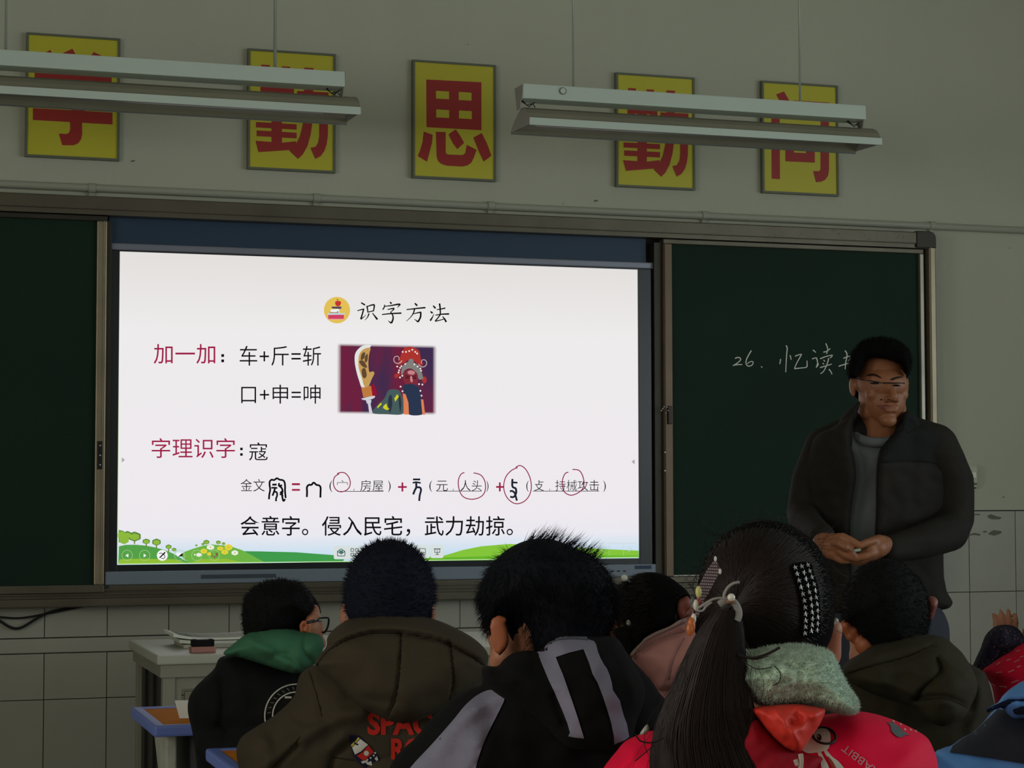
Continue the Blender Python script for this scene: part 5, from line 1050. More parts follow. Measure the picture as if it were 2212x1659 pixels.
# ---------- E. girl with long ponytail, mint scarf and red jacket (nearest)
ze = lambda pl: zpx(pl, 1280, 1150, 3.26); zf = lambda pl: zpx(pl, 1700, 1150, 3.26)
dE = 2.4
tE = pupil('child with long black ponytail, star hair clip, mint fleece collar and red jacket, nearest right', P(1652, 1127, dE), -0.35, .93, look=.05)
hp = [(1498,1330),(1503,1285),(1512,1240),(1528,1200),(1552,1165),(1590,1140),(1635,1126),(1680,1126),(1722,1142),(1760,1172),(1785,1212),(1798,1260),(1804,1310),(1800,1360),(1788,1395),(1765,1420),(1720,1432),(1660,1438),(1600,1430),(1560,1420),(1520,1400),(1502,1368)]
hE = inflate(hp, dE, .108, 145, 6, kb=.6); thE = bvh(hE)
# combed hair running over the head to the tie
tie = (1577, 1318); cm = MB(); rng = random.Random(5)
for k in range(3200):
    a = rng.uniform(0, 2*PI); rad = rng.uniform(.2, 1.12)**.55
    u = 1650+148*rad*math.cos(a); v = 1282+155*rad*math.sin(a)
    if (u-tie[0])**2+(v-tie[1])**2 < 900 or v > 1432: continue
    pts = []; bend = rng.uniform(-10, 10); du, dv = tie[0]-u, tie[1]-v; ln = math.hypot(du, dv); lv = rng.uniform(.0005, .0035)
    for j in range(9):
        t_ = j/8*.93; px_, py_ = u+du*t_-dv/ln*bend*math.sin(PI*t_), v+dv*t_+du/ln*bend*math.sin(PI*t_)-14*math.sin(PI*t_)
        q = ray(px_, py_).normalized(); h_, *_r = thE.ray_cast(CAM, q)
        if h_ is not None: pts.append(h_-q*(lv*math.sin(PI*min(1, t_+.08))))
    if len(pts) > 3: cm.tube(pts, [.0005]+[.0007]*(len(pts)-2)+[.0004], 3, cap=False)
# loose wisps around the outline
ws = MB()
for k in range(170):
    a = rng.uniform(-PI*1.05, PI*.12); u = 1650+rng.uniform(138, 153)*math.cos(a); v = 1285+rng.uniform(150, 160)*math.sin(a)
    L_ = rng.uniform(25, 70); th_ = a+rng.choice((-1, 1))*rng.uniform(1.0, 1.5); c0 = rng.uniform(-.9, .9)
    pts = [P(u+L_*t_*math.cos(th_+c0*t_), v+L_*t_*math.sin(th_+c0*t_), dE+rng.uniform(-.02, .02)) for t_ in [j/6 for j in range(7)]]
    ws.tube(pts, .00022, 3, cap=False)
hE.mi = [1]*len(hE.f); panel(tE, 'hair', join(tE.cap, hE, cm, ws), [M_hair2, mat('hair_under_black', (10, 9, 9), .95, spec=.05)])
# ponytail
Lg = resample([(1545,1318),(1515,1352),(1488,1400),(1466,1450),(1445,1500),(1422,1550),(1408,1600),(1405,1660),(1412,1740),(1440,1850),(1500,1980)], 10, False)
Rg = resample([(1598,1318),(1605,1352),(1608,1400),(1612,1450),(1618,1500),(1632,1550),(1655,1600),(1690,1655),(1720,1720),(1730,1820),(1700,1960)], 10, False)
nL = 26; ti = np.linspace(0, 1, nL); Lc = np.c_[np.interp(ti, np.linspace(0, 1, len(Lg)), Lg[:, 0]), np.interp(ti, np.linspace(0, 1, len(Lg)), Lg[:, 1])]; Rc = np.c_[np.interp(ti, np.linspace(0, 1, len(Rg)), Rg[:, 0]), np.interp(ti, np.linspace(0, 1, len(Rg)), Rg[:, 1])]
dP = dE-.155
pb = inflate([tuple(p) for p in Lc[:21]]+[tuple((Lc[22]+Rc[22])/2)]+[tuple(p) for p in Rc[20::-1]], dP, .030, 60, 7, sm=False)
pt = MB()
for k in range(2300):
    s_ = rng.random(); w_ = rng.uniform(-.03, .03); back = rng.random()**.5; ph_ = rng.uniform(0, 6.28); am = rng.uniform(0, .025); end = rng.uniform(.80, 1.0) if rng.random() < .8 else rng.uniform(.6, .9); pts = []
    for j in range(13):
        t_ = j/12*end; i = t_*(nL-1); i0 = min(int(i), nL-2); fr = i-i0; l = Lc[i0]*(1-fr)+Lc[i0+1]*fr; r_ = Rc[i0]*(1-fr)+Rc[i0+1]*fr
        q = min(1.02, max(-.02, s_+w_*t_+am*math.sin(ph_+t_*5))); c = l*(1-q)+r_*q; dep = dP-(.034*math.sqrt(max(0, 1-(2*q-1)**2))+.004)*(.5+.5*back)
        pts.append(P(c[0], c[1], dep))
    pt.tube(pts, [.0006]+[.00075]*11+[.0002], 3, cap=False)
for k in range(26):   # stray strands that leave the tail on both sides
    sd = rng.choice((-1, 1)); t0 = rng.uniform(.1, .6); i0 = int(t0*(nL-1)); b_ = (Lc if sd < 0 else Rc)[i0]; L_ = rng.uniform(50, 150); pts = []
    c0 = rng.uniform(.2, 1.3)*sd
    for j in range(9):
        t_ = j/8; pts.append(P(b_[0]-sd*4+sd*L_*.35*math.sin(t_*2.2)*abs(c0), b_[1]+L_*t_, dP-.02-.01*t_))
    pt.tube(pts, .00028, 3, cap=False)
po = panel(tE, 'ponytail', join(pb, pt), M_hair2)
# curl of hair over the collar
cu_ = MB()
for pl, r_ in ((ze([(1020,860),(1120,885),(1220,860),(1320,810)]), .0016), (ze([(1280,940),(1320,990),(1315,1050),(1270,1080)]), .0006), (ze([(1040,870),(1140,895),(1240,870)]), .0006), (ze([(300,1420),(340,1470),(420,1480),(500,1450)]), .0009), (ze([(430,1500),(360,1560),(300,1610)]), .0007), (ze([(1050,900),(1150,960),(1260,950)]), .0005)):
    cu_.tube([P(u, v, dE-.185) for u, v in smooth_poly(pl, False)], r_, 5)
tE.part('loose_strand', cu_, M_hair2, parent=po, smooth=True, kind='stuff')
# hair tie with pearl and strings
M_tie = mat('tie_grey_string', (150, 146, 142), .7); M_wht = mat('pearl_white', (226, 218, 206), .18, spec=.8)
q_ = MB(); dT = dE-.185
q_.tube([P(u, v, dT) for u, v in smooth_poly(ze([(890,510),(940,480),(990,490),(1020,530),(1030,580),(1015,620)]), False)], .0042, 8); ht = tE.part('hair_tie', q_, M_tie, smooth=True)
for pl, r_ in ((([(1035,350),(990,360),(950,390),(925,440),(930,470)]), .0017), ([(950,470),(900,462),(840,475),(790,510),(745,530),(745,552),(775,550),(800,520),(840,490)], .0014), ([(750,528),(790,500),(850,468),(910,460)], .0012)):
    q_ = MB(); q_.tube([P(u, v, dT-.012) for u, v in smooth_poly(ze(pl), False)], r_, 6); tE.part('tie_string', q_, M_tie, parent=ht, smooth=True)
q_ = MB(); q_.sph(P(*ze([(977,458)])[0], dT-.018), .0044, 16, 10); tE.part('pearl', q_, M_wht, parent=ht, smooth=True)
q_ = MB(); q_.tube([P(u, v, dT-.008) for u, v in ze([(940,478),(1000,470)])], .0045, 8); tE.part('gold_tube', q_, mat('gold_pink', (176, 132, 104), .3, .5), parent=ht, smooth=True)
# dotted ribbon snap clip
q_ = MB(); cl = ze([(865,184),(905,268),(870,330),(820,420),(775,500),(745,600),(718,595),(725,500),(745,380),(800,270)])
vf = fill2d([cl]); q_.add([P(u, v, dT+.028-(v-1206)*.00022) for u, v in vf[0]]+[P(u, v, dT+.032-(v-1206)*.00022) for u, v in vf[0]], vf[1]+[tuple(i+len(vf[0]) for i in reversed(f_)) for f_ in vf[1]]+[])
rc = tE.part('ribbon_clip', q_, mat('ribbon_mauve_dots', (88, 70, 76), .7), fix=False)
q_ = MB()
for y in range(215, 580, 21):
    xl = np.interp(y, [184, 270, 380, 500, 600], [862, 803, 748, 728, 722]); xr = np.interp(y, [184, 268, 330, 420, 500, 600], [866, 903, 868, 820, 773, 745]); x = xl+7
    while x < xr-4: u, v = ze([(x, y+(x-xl)*.05)])[0]; q_.box(tuple(P(u, v, dT+.0275-(v-1206)*.00022)-Vector((.0005,)*3)), tuple(P(u, v, dT+.0275-(v-1206)*.00022)+Vector((.0005,)*3))); x += 13
tE.part('ribbon_dots', q_, mat('dot_white', (200, 190, 190), .6), parent=rc, kind='stuff')
for (x, y), c, r_, nm in (((865, 187), (206, 206, 200), .0022, 'clip_bead'), ((898, 275), (206, 206, 200), .0022, 'clip_bead'), ((746, 420), (206, 196, 120), .0046, 'yellow_charm'), ((728, 512), (210, 206, 190), .0042, 'shell_charm'), ((752, 492), (150, 44, 52), .0032, 'red_charm'), ((712, 608), (220, 216, 206), .0040, 'shell_charm'), ((697, 655), (190, 100, 44), .0060, 'orange_charm'), ((684, 682), (190, 100, 44), .0050, 'orange_charm')):
    q_ = MB(); q_.ell(P(*ze([(x, y)])[0], dT+.012-(y-184)*.00006), (RH*r_*.75, FH*r_*.6, UP*r_*1.5), 10, 8); tE.part(nm, q_, mat('charm_%d_%d' % (c[0], c[1]), c, .35), parent=rc, smooth=True)
# black barrette with thirty three silver stars
rows1 = ([1427,1440,1453,1467,1480,1490,1496,1499,1500,1498,1495], [248,292,339,387,434,480,528,575,621,665,710]); rows2 = ([1472,1487,1501,1515,1525,1535,1541,1545,1547,1545,1540], [240,284,328,374,421,467,516,562,608,652,694]); rows3 = ([1515,1528,1543,1558,1567,1573,1579,1583,1585,1583,1580], [230,273,315,365,410,458,505,551,597,643,688])
bp_ = ze([(1405,232),(1530,212),(1560,290),(1590,380),(1603,500),(1606,620),(1598,720),(1475,735),(1476,620),(1468,500),(1445,380)])
mm = MB(); vf = fill2d([smooth_poly(bp_)], 12); a_ = project(vf, thE, .006); bk = project(vf, thE, .001); mm = join(a_, bk); bc = tE.part('star_barrette', mm, mat('barrette_black', (8, 8, 8), .95, spec=.04), fix=False)
M_star = mat('star_silver', (196, 196, 196), .3, .35)
for rx_, ry_ in (rows1, rows2, rows3):
    for x, y in zip(rx_, ry_):
        u, v = ze([(x, y)])[0]; r0 = rng.uniform(-.3, .3); o_ = ray(u, v).normalized(); h_, nn, *_r = thE.ray_cast(CAM, o_)
        if h_ is None: continue
        c = h_-o_*.0072; m_ = MB(); tx = RH.copy(); ty = UP.copy(); nrm = -o_
        vs = [c+nrm*.0018]+[c+(tx*math.cos(a)+ty*math.sin(a))*(.0037 if i % 2 == 0 else .0015) for i, a in enumerate([r0+PI/2+PI*j/5 for j in range(10)])]; vs += [p-nrm*.0008 for p in vs[1:]]
        m_.add(vs, [(0, 1+i, 1+(i+1) % 10) for i in range(10)]+[(1+i, 11+i, 11+(i+1) % 10, 1+(i+1) % 10) for i in range(10)]); tE.part('star', m_, M_star, parent=bc, fix=False)
# right ear with a pale earpiece, cheek
em_ = MB(); em_.cap(P(*ze([(1690,680)])[0], dE+.02), P(*ze([(1680,830)])[0], dE+.03), .0125, .011); em_.cap(P(*ze([(1650,720)])[0], dE+.03), P(*ze([(1650,860)])[0], dE+.04), .018, .018); tE.part('ear', remesh(em_, .003, 3), M_skin, smooth=True)
q_ = MB(); q_.cap(P(*ze([(1712,622)])[0], dE-.0), P(*ze([(1672,652)])[0], dE+.0), .0035, .002); tE.part('ear_clip', q_, mat('clip_pale', (196, 190, 180), .4), smooth=True)
# red jacket and scarf
M_rj = mat('jacket_crimson', (238, 12, 64), .75, bump=(10, .15), var=(5, .07)); M_rh = mat('hood_orange_red', (214, 48, 34), .6, bump=(12, .25), var=(6, .12)); M_mint = mat('mint_fleece', (194, 218, 194), .95, var=(60, .2), bump=(160, .6, 5), sheen=.4)
jp = ze([(560,1390),(480,1395),(400,1400),(300,1435),(220,1480),(170,1540),(120,1600),(75,1665),(20,1800),(-20,2000),(0,2600),(300,3400),(1200,3600),(2200,3400),(2500,2600),(2480,2000),(2440,1700),(2425,1600),(2390,1500),(2350,1440),(2270,1390),(2120,1320),(1950,1270),(1800,1262),(1500,1300),(1000,1340)])
jE = inflate(jp, dE-.02, .15, 190, 10, relief=[(ze([(300,1430),(260,1560),(140,1700)]), .012, 18), (ze([(430,1500),(330,1590),(250,1700)]), -.012, 9), (ze([(1750,1290),(2000,1300),(2250,1420)]), .010, 18)], folds=(.008, .010, .012), seed=41)
pj = panel(tE, 'jacket', join(jE, sleeves(MB(), tE, .052)), M_rj); tje = bvh(jE)
hg = ze([(1130,1240),(1300,1215),(1450,1210),(1600,1235),(1640,1250),(1625,1300),(1590,1370),(1540,1440),(1500,1500),(1465,1545),(1400,1540),(1330,1500),(1250,1420),(1180,1330)])
hdE = inflate(hg, dE-.165, .05, 40, 6, relief=[(ze([(1430,1280),(1460,1330),(1400,1340)]), -.012, 8), (ze([(1300,1260),(1380,1380),(1460,1500)]), .010, 8)], folds=(.03, .03, .008), seed=44)
ph = panel(tE, 'hood', hdE, M_rh)
hw = inflate(ze([(1130,1300),(1250,1400),(1350,1490),(1470,1560),(1620,1580),(1600,1640),(1480,1800),(1200,1800),(1000,1500)]), dE-.15, .04, 40, 8, folds=(.02, .02, .006), seed=46); panel(tE, 'hood_lining', hw, mat('hood_deep_red', (150, 16, 34), .8))
mp_ = ze([(1040,850),(1120,845),(1200,822),(1320,805),(1440,795),(1560,812),(1640,835),(1685,862),(1710,920),(1735,980),(1765,1030),(1785,1080),(1830,1140),(1862,1190),(1866,1240),(1835,1270),(1760,1270),(1690,1248),(1620,1225),(1500,1212),(1400,1216),(1300,1222),(1220,1220),(1120,1180),(1040,1120),(980,1050)])
mi = inflate(mp_, dE-.10, .085, 75, 5, relief=[(ze([(1150,1190),(1400,1190),(1650,1200),(1820,1240)]), .014, 12)], folds=(.05, .05, .006), seed=48); outward(mi)
fz = strands(mi, 16000, .006, .0006, lambda p, n: n*.8, .6, seed=14)
panel(tE, 'fleece_collar', join(mi, fz), M_mint)
both = bvh(jE, hdE)
pr(tE, 'rabbit_print', [smooth_poly([(185,1405),(205,1380),(232,1370),(275,1382),(302,1410),(308,1450),(300,1500),(285,1530),(240,1545),(200,1552),(150,1555),(115,1540),(98,1520),(120,1490),(160,1450)])], PW, tje, pj, .003, zf)
pr(tE, 'rabbit_ear', [smooth_poly([(232,1535),(262,1590),(290,1640),(300,1690),(280,1700),(245,1660),(235,1600),(215,1550)])], PW, tje, pj, .003, zf)
pr(tE, 'rabbit_ear', [smooth_poly([(275,1530),(320,1580),(370,1620),(420,1690),(390,1700),(340,1650),(290,1590),(262,1545)])], PW, tje, pj, .003, zf)
pr(tE, 'rabbit_ear_inner', [smooth_poly([(285,1575),(320,1610),(345,1660),(325,1660),(295,1610)])], mat('print_rust', (150, 60, 40), .7), tje, pj, .0034, zf)
pr(tE, 'rabbit_eye', [circ(227, 1442, 16, 24, 16, -.25)], mat('print_black', (18, 18, 18), .6), tje, pj, .004, zf); pr(tE, 'rabbit_eye_glint', [circ(222, 1435, 5, 7, 8)], PW, tje, pj, .0046, zf, 20)
tE.part('rabbit_glasses', project_line(zf(circ(262,1432,84,56,30,.25)+[circ(262,1432,84,56,30,.25)[0]]), tje, .0016, .0035), mat('print_black', (18, 18, 18), .6), parent=pj, smooth=True)
pr(tE, 'teal_splash_print', [smooth_poly([(703,1335),(725,1342),(742,1330),(762,1350),(790,1365),(815,1395),(862,1425),(830,1428),(815,1440),(790,1442),(760,1425),(735,1395),(730,1365)])], mat('print_teal', (92, 104, 106), .7), tje, pj, .003, zf)
q_ = MB()
for x, y in ((748,1330),(800,1352),(830,1388),(870,1392),(905,1400)): q_.sph(project(([zf([(x, y)])[0]], []), tje, .002).v[0], .0015, 8, 6)
tE.part('white_dots_print', q_, PW, parent=pj, kind='stuff')
vf = text2d('RABBIT', (0, 0, 300, 52), .0, 12); a_ = zf([(395,1512)])[0]; dx = Vector((-.80, -.60)); dy = Vector((-.60, .80))*1.0
vv = [tuple(Vector(a_)+(dx*(x-300)+dy*(26-y)*-1*-1)/3.26*1.0) for x, y in vf[0]]
tE.part('back_lettering', project((vv, vf[1]), tje, .003), mat('print_pink', (206, 150, 160), .7), parent=pj, fix=False, label='pink capital letters')
q_ = MB()
for pl in (zf([(95,1560),(100,1600),(95,1660)]), zf([(60,1600),(75,1640)])): q_.tube([P(u, v, dE-.215) for u, v in smooth_poly(pl, False)], .0028, 6)
tE.part('drawstring', q_, mat('string_white', (180, 160, 150), .7), smooth=True)
wc = inflate(ze([(330,1425),(350,1390),(385,1350),(398,1380),(395,1405),(360,1425)]), dE-.10, .01, 8, 4); panel(tE, 'white_collar_corner', wc, mat('collar_white', (180, 180, 170), .8))

# ---------- F. boy with brown-olive hood at right
dF = 3.65
tF = pupil('child with cropped black hair and dark olive hooded coat, in front of the teacher', P(1914, 1207, dF), 0.0, .87, look=.12)
hp = zf([(398,640),(388,560),(392,480),(410,420),(450,330),(510,252),(600,203),(700,186),(790,208),(880,268),(950,358),(990,460),(1005,560),(1000,650),(975,730),(930,850),(760,900),(660,880),(590,820),(510,730),(445,650)])
hF = inflate(hp, dF, .100, 88, 5, kb=.6); sF = strands(hF, 5200, .009, .0006, lambda p, n: n*.7-UP*.5, .25, seed=16)
panel(tF, 'hair', join(tF.cap, hF, sF), M_hair)
em_ = MB()
for a, b_, r_ in (((415,655),(450,730),.011), ((450,730),(515,770),.010), ((470,690),(520,750),.010), ((560,790),(600,820),.022), ((430,690),(500,770),.007)): em_.cap(P(*zf([a])[0], dF-.02), P(*zf([b_])[0], dF-.015), r_, r_*.9)
tF.part('ear', remesh(em_, .003, 3), mat('skin_ear_warm', (166, 92, 56), .5), smooth=True)
em_ = MB(); em_.cap(P(*zf([(1018,495)])[0], dF-.0), P(*zf([(1003,590)])[0], dF+.0), .0125, .008); em_.cap(P(*zf([(1028,510)])[0], dF-.008), P(*zf([(1012,590)])[0], dF), .007, .006); tF.part('ear', remesh(em_, .003, 3), mat('skin_ear_dim', (130, 72, 62), .5), smooth=True)
M_dk = mat('coat_dark_olive', (45, 41, 27), .85, bump=(14, .3), var=(5, .15))
jp = zf([(400,960),(500,900),(700,860),(950,800),(1200,860),(1290,925),(1390,985),(1430,1080),(1450,1160),(1475,1280),(1500,1500),(1520,2000),(1400,3000),(500,3000),(300,2300),(300,1500),(330,1150)])
jF = inflate(jp, dF, .13, 115, 8, relief=[(zf([(1340,1020),(1380,1200),(1300,1400)]), .014, 14), (zf([(1200,900),(1330,1000),(1290,1230)]), -.012, 8)], folds=(.012, .015, .010), seed=51)
panel(tF, 'coat', join(jF, sleeves(MB(), tF, .050)), M_dk)
hg = zf([(385,965),(430,905),(530,845),(610,795),(740,765),(860,730),(950,722),(1040,722),(1080,732),(1120,745),(1175,792),(1235,850),(1290,935),(1335,1040),(1335,1130),(1290,1230),(1250,1300),(1180,1345),(1080,1365),(980,1320),(915,1250),(800,1200),(640,1150),(500,1090),(420,1030)])
hdF = inflate(hg, dF-.07, .105, 85, 6, tilt=(0, 0, -.0006, 1380), relief=[(zf([(420,960),(600,880),(850,790),(1050,745)]), .014, 11), (zf([(430,1000),(640,940),(850,880),(1030,800)]), -.012, 5), (zf([(1060,880),(1080,980),(960,1100),(910,1180)]), -.014, 6), (zf([(1060,870),(1200,950),(1330,1060)]), .010, 9), (zf([(900,1180),(1100,1160),(1280,1230)]), -.012, 6), (zf([(500,1050),(700,1060),(900,1150)]), .010, 9)], folds=(.014, .018, .012), seed=53)
ph = panel(tF, 'hood', hdF, M_dk)
seam(tF, bvh(hdF), [zf([(430,985),(640,925),(850,870),(1030,790)]), zf([(1060,880),(1085,960),(960,1090),(910,1180)]), zf([(910,1190),(1100,1170),(1270,1230)])], .0014, mat('coat_seam', (34, 30, 20), .9), ph, off=.0004)

# ---------- G. child at right edge raising a hand: navy speckled sleeve, red garment with white dashes
dG = 3.9
tG = pupil('child mostly outside the right edge, raising a hand in a speckled navy sleeve, red jacket', P(2330, 1232, dG), 0.0, .90, look=-.1, arms=False,
    extra=lambda b: (b.cap(P(2255, 1470, dG), P(2172, 1395, dG-.05), .03, .024), hand(b, P(2166, 1432, dG+.02), UP+RH*.12, FH-RH*.2, .70, .22, -1)), vox=.0045)
hG = inflate([(2255,1340),(2265,1270),(2300,1235),(2350,1230),(2395,1265),(2405,1330),(2395,1390),(2350,1420),(2290,1410)], dG, .09, 65, 6, kb=.6); panel(tG, 'hair', join(tG.cap, hG, strands(hG, 3000, .012, .0006, lambda p, n: n*.4-UP*.7, .3, seed=31)), M_hair)
M_nv = mat('sleeve_navy', (38, 36, 52), .9, bump=(60, .3), var=(90, .5))
sg = inflate(zf([(1300,985),(1325,900),(1362,820),(1395,730),(1440,680),(1480,657),(1530,650),(1590,657),(1640,690),(1672,740),(1720,800),(1700,1000),(1560,1040),(1400,1040)]), dG-.02, .06, 42, 5, folds=(.03, .03, .010), seed=61); outward(sg)
ps = panel(tG, 'sleeve', sg, M_nv)
fk = MB(); tr_ = bvh(sg)
for k in range(90):
    u, v = zf([(rng.uniform(1330, 1680), rng.uniform(670, 980))])[0]; q = ray(u, v).normalized(); h_, *_r = tr_.ray_cast(CAM, q)
    if h_ is not None: fk.box(tuple(h_-Vector((.0012, .0012, .0009))), tuple(h_+Vector((.0012, .0012, .0009))))
tG.part('wool_flecks', fk, mat('fleck_mauve', (110, 84, 96), .9), parent=ps, kind='stuff')
rg = inflate(zf([(1378,968),(1425,935),(1475,900),(1520,870),(1575,840),(1620,805),(1680,778),(1800,760),(2200,800),(2400,1000),(2450,1600),(2300,2450),(1600,2450),(1480,1600),(1470,1280),(1460,1180),(1440,1080),(1405,1020)]), dG-.09, .10, 80, 8, relief=[(zf([(1420,990),(1560,920),(1700,860)]), -.008, 6)], folds=(.015, .02, .010), seed=63)
M_rd = mat('red_cloth', (214, 20, 56), .85, bump=(14, .2), var=(6, .1)); trg = bvh(rg); ga = sleeves(MB(), tG, .05, ()); ga.chain([P(2300, 1500, dG), P(2255, 1470, dG), P(2185, 1412, dG-.04)], [.05, .044, .034]); pg = panel(tG, 'jacket', join(rg, ga), M_rd)
for (a, b_) in (((1478,935),(1500,915)), ((1545,903),(1575,895)), ((1600,915),(1640,893)), ((1615,838),(1640,830)), ((1475,990),(1510,985)), ((1560,985),(1600,968)), ((1620,950),(1645,940)), ((1440,1065),(1470,1085)), ((1500,1085),(1545,1090)), ((1580,1060),(1630,1040)), ((1640,880),(1665,872))):
    tG.part('white_dash', project_line(zf([a, b_]), trg, .0013, .0006, sm=False, step=2), mat('dash_pale', (206, 130, 140), .8), parent=pg)

# ---------- H. child in blue and charcoal jacket, bottom right corner
dH = 2.75
tH = pupil('child in bright blue jacket with charcoal shoulder, in the bottom right corner', P(2395, 1166, dH), 0.0, .95, look=.1)
hH = inflate([(2270,1330),(2280,1240),(2330,1180),(2395,1165),(2460,1190),(2505,1250),(2510,1340),(2480,1420),(2400,1450),(2310,1430)], dH, .10, 110, 7, kb=.6); panel(tH, 'hair', join(tH.cap, hH, strands(hH, 4000, .012, .0006, lambda p, n: n*.4-UP*.7, .3, seed=32)), M_hair)
M_bl = mat('jacket_sky_blue', (92, 158, 236), .6, bump=(12, .12), var=(4, .05)); M_ch = mat('jacket_charcoal', (44, 48, 58), .75, bump=(14, .15))
jp = zf([(1040,1550),(1075,1530),(1115,1512),(1160,1500),(1230,1450),(1320,1400),(1390,1330),(1480,1240),(1700,1180),(2200,1180),(2800,1250),(3100,1500),(3250,2000),(3200,2800),(2800,3400),(1500,3400),(1200,2600),(1060,1900),(1052,1665)])
jH = inflate(jp, dH, .14, 170, 9, folds=(.008, .010, .008), seed=71); outward(jH)
pj = panel(tH, 'jacket', join(jH, sleeves(MB(), tH, .052)), M_bl); tjh = bvh(jH)
pr(tH, 'charcoal_panel', [[(1146,1548),(1165,1505),(1232,1452),(1322,1402),(1392,1332),(1482,1245),(1800,1260),(2300,1300),(2700,1500),(2500,1760),(2100,1710),(1800,1650),(1669,1630),(1400,1585)]], M_ch, tjh, pj, .006, zf, 6)
hg = zf([(1395,1256),(1435,1225),(1485,1198),(1520,1150),(1565,1108),(1620,1070),(1680,1042),(1900,1000),(2300,1000),(2600,1150),(2550,1350),(2200,1420),(1800,1345),(1680,1310),(1620,1314),(1580,1300),(1545,1270),(1520,1240),(1480,1245),(1440,1255)])
hdH = inflate(hg, dH-.10, .08, 70, 6, relief=[(zf([(1420,1240),(1520,1200),(1600,1180),(1700,1185)]), -.016, 5), (zf([(1430,1225),(1530,1175),(1700,1150)]), .010, 8)], folds=(.02, .02, .006), seed=73)
ph = panel(tH, 'hood', hdH, M_bl)
seam(tH, bvh(hdH), [zf([(1405,1257),(1500,1215),(1580,1182),(1600,1190)]), zf([(1510,1245),(1560,1200),(1669,1175),(1800,1180)])], .0028, mat('flap_shadow', (20, 34, 60), .9), ph, off=.0004)  # dark tubes stand for the shadow under the hood flap
pr(tH, 'dark_badge', [smooth_poly([(1592,1250),(1625,1238),(1660,1225),(1690,1240),(1690,1275),(1650,1285),(1605,1280)])], mat('badge_dark', (34, 42, 62), .7), bvh(hdH), ph, .002, zf)

# ---------- T. the teacher, standing at the right with cupped hands
dT0 = 5.5; zt = lambda pl: zpx(pl, 1780, 720, 7.541); zh = lambda pl: zpx(pl, 1740, 1120, 11.06); zj = lambda pl: zpx(pl, 1700, 940, 3.95)
hc = P(1900, 836, dT0+.02); yaw = .17
ff_ = rotz(-FH, yaw); rr_ = rotz(-RH, yaw)*-1; tl = -.05
uu_ = (UP-ff_*.06).normalized(); fhd = (ff_+UP*-.06).normalized()
b = MB(); head(b, hc, rr_, fhd, uu_, .955)
fo = -FH; gx = P(1900, 1063, dT0+.05); g = Vector((gx.x, gx.y, 0)); zs = 1.40
b.ell(g+UP*1.24+FH*.02, (RH*.155, FH*.075, UP*.17)); b.ell(g+UP*1.02+FH*.03, (RH*.13, FH*.065, UP*.16)); b.ell(g+UP*.90+FH*.03, (RH*.14, FH*.08, UP*.12))
b.cap(hc-UP*.08, g+UP*1.36, .055, .06)
sL, sR = P(1775, 960, dT0+.05), P(2035, 960, dT0+.05)
eL, eR = P(1727, 1125, dT0+.02), P(2062, 1140, dT0+.02)
wL, wR = P(1778, 1168, dT0-.26), P(1915, 1180, dT0-.27)
for s_, e_, w_ in ((sL, eL, wL), (sR, eR, wR)):
    b.cap(g+UP*1.31, s_, .05, .036); b.cap(s_, e_, .036, .030); b.cap(e_, w_, .030, .025)
for q in (-1, 1):
    hp_ = g+RH*q*.09+UP*.88; kn = g+RH*q*.11+UP*.48-FH*.02; an = g+RH*q*.12+UP*.08; b.cap(hp_, kn, .085, .06); b.cap(kn, an, .055, .036); b.cap(an-UP*.03, an-UP*.045-FH*.15+RH*q*.03, .034, .03)
# cupped hands: palms, four fingers each and a thumb
def hpx(u, v, dd): return P(1740+u/11.06, 1120+v/11.06, dT0+dd)
b.cap(hpx(430, 600, -.28), hpx(640, 640, -.31), .030, .030); b.cap(hpx(640, 560, -.31), hpx(860, 560, -.325), .024, .020); b.cap(hpx(560, 760, -.31), hpx(760, 860, -.325), .022, .018)
for pts, r_ in (([(700,470,-.315),(880,440,-.335),(1060,520,-.345),(1270,640,-.35)], .0115), ([(760,600,-.325),(900,640,-.345),(1020,740,-.352),(1130,850,-.352)], .0112), ([(680,700,-.325),(830,790,-.345),(950,880,-.350),(1080,930,-.350)], .0105),
                ([(600,830,-.31),(720,930,-.33),(860,1000,-.338),(1010,1010,-.335)], .0100), ([(620,560,-.325),(800,600,-.352),(960,690,-.362)], .0110)):
    P_ = [hpx(*p) for p in pts]; b.chain(P_, [r_*1.1, r_, r_*.95, r_*.85][:len(P_)])
b.cap(hpx(1850, 640, -.28), hpx(1700, 700, -.31), .027, .028); b.cap(hpx(1760, 560, -.30), hpx(1600, 600, -.32), .020, .018)
for pts, r_ in (([(1760,530,-.31),(1600,540,-.335),(1430,590,-.345),(1300,650,-.350)], .0112), ([(1780,760,-.31),(1600,830,-.335),(1380,900,-.345),(1180,950,-.345)], .0118), ([(1800,800,-.30),(1600,900,-.325),(1350,980,-.33),(1050,1000,-.325)], .0110),
                ([(1740,690,-.32),(1560,740,-.335),(1420,800,-.33)], .0105), ([(1800,830,-.29),(1620,950,-.305),(1400,1030,-.31),(1150,1050,-.305)], .0100)):
    P_ = [hpx(*p) for p in pts]; b.chain(P_, [r_*1.15, r_, r_*.95, r_*.85][:len(P_)])
body = remesh(b, .0034, 4)
tT = Thing('person', 'standing man, thin glasses, dark open jacket, grey sweater, hands cupped', 'person', g, mb=body, m=M_skin_t, smooth=True)
tb = bvh(body)
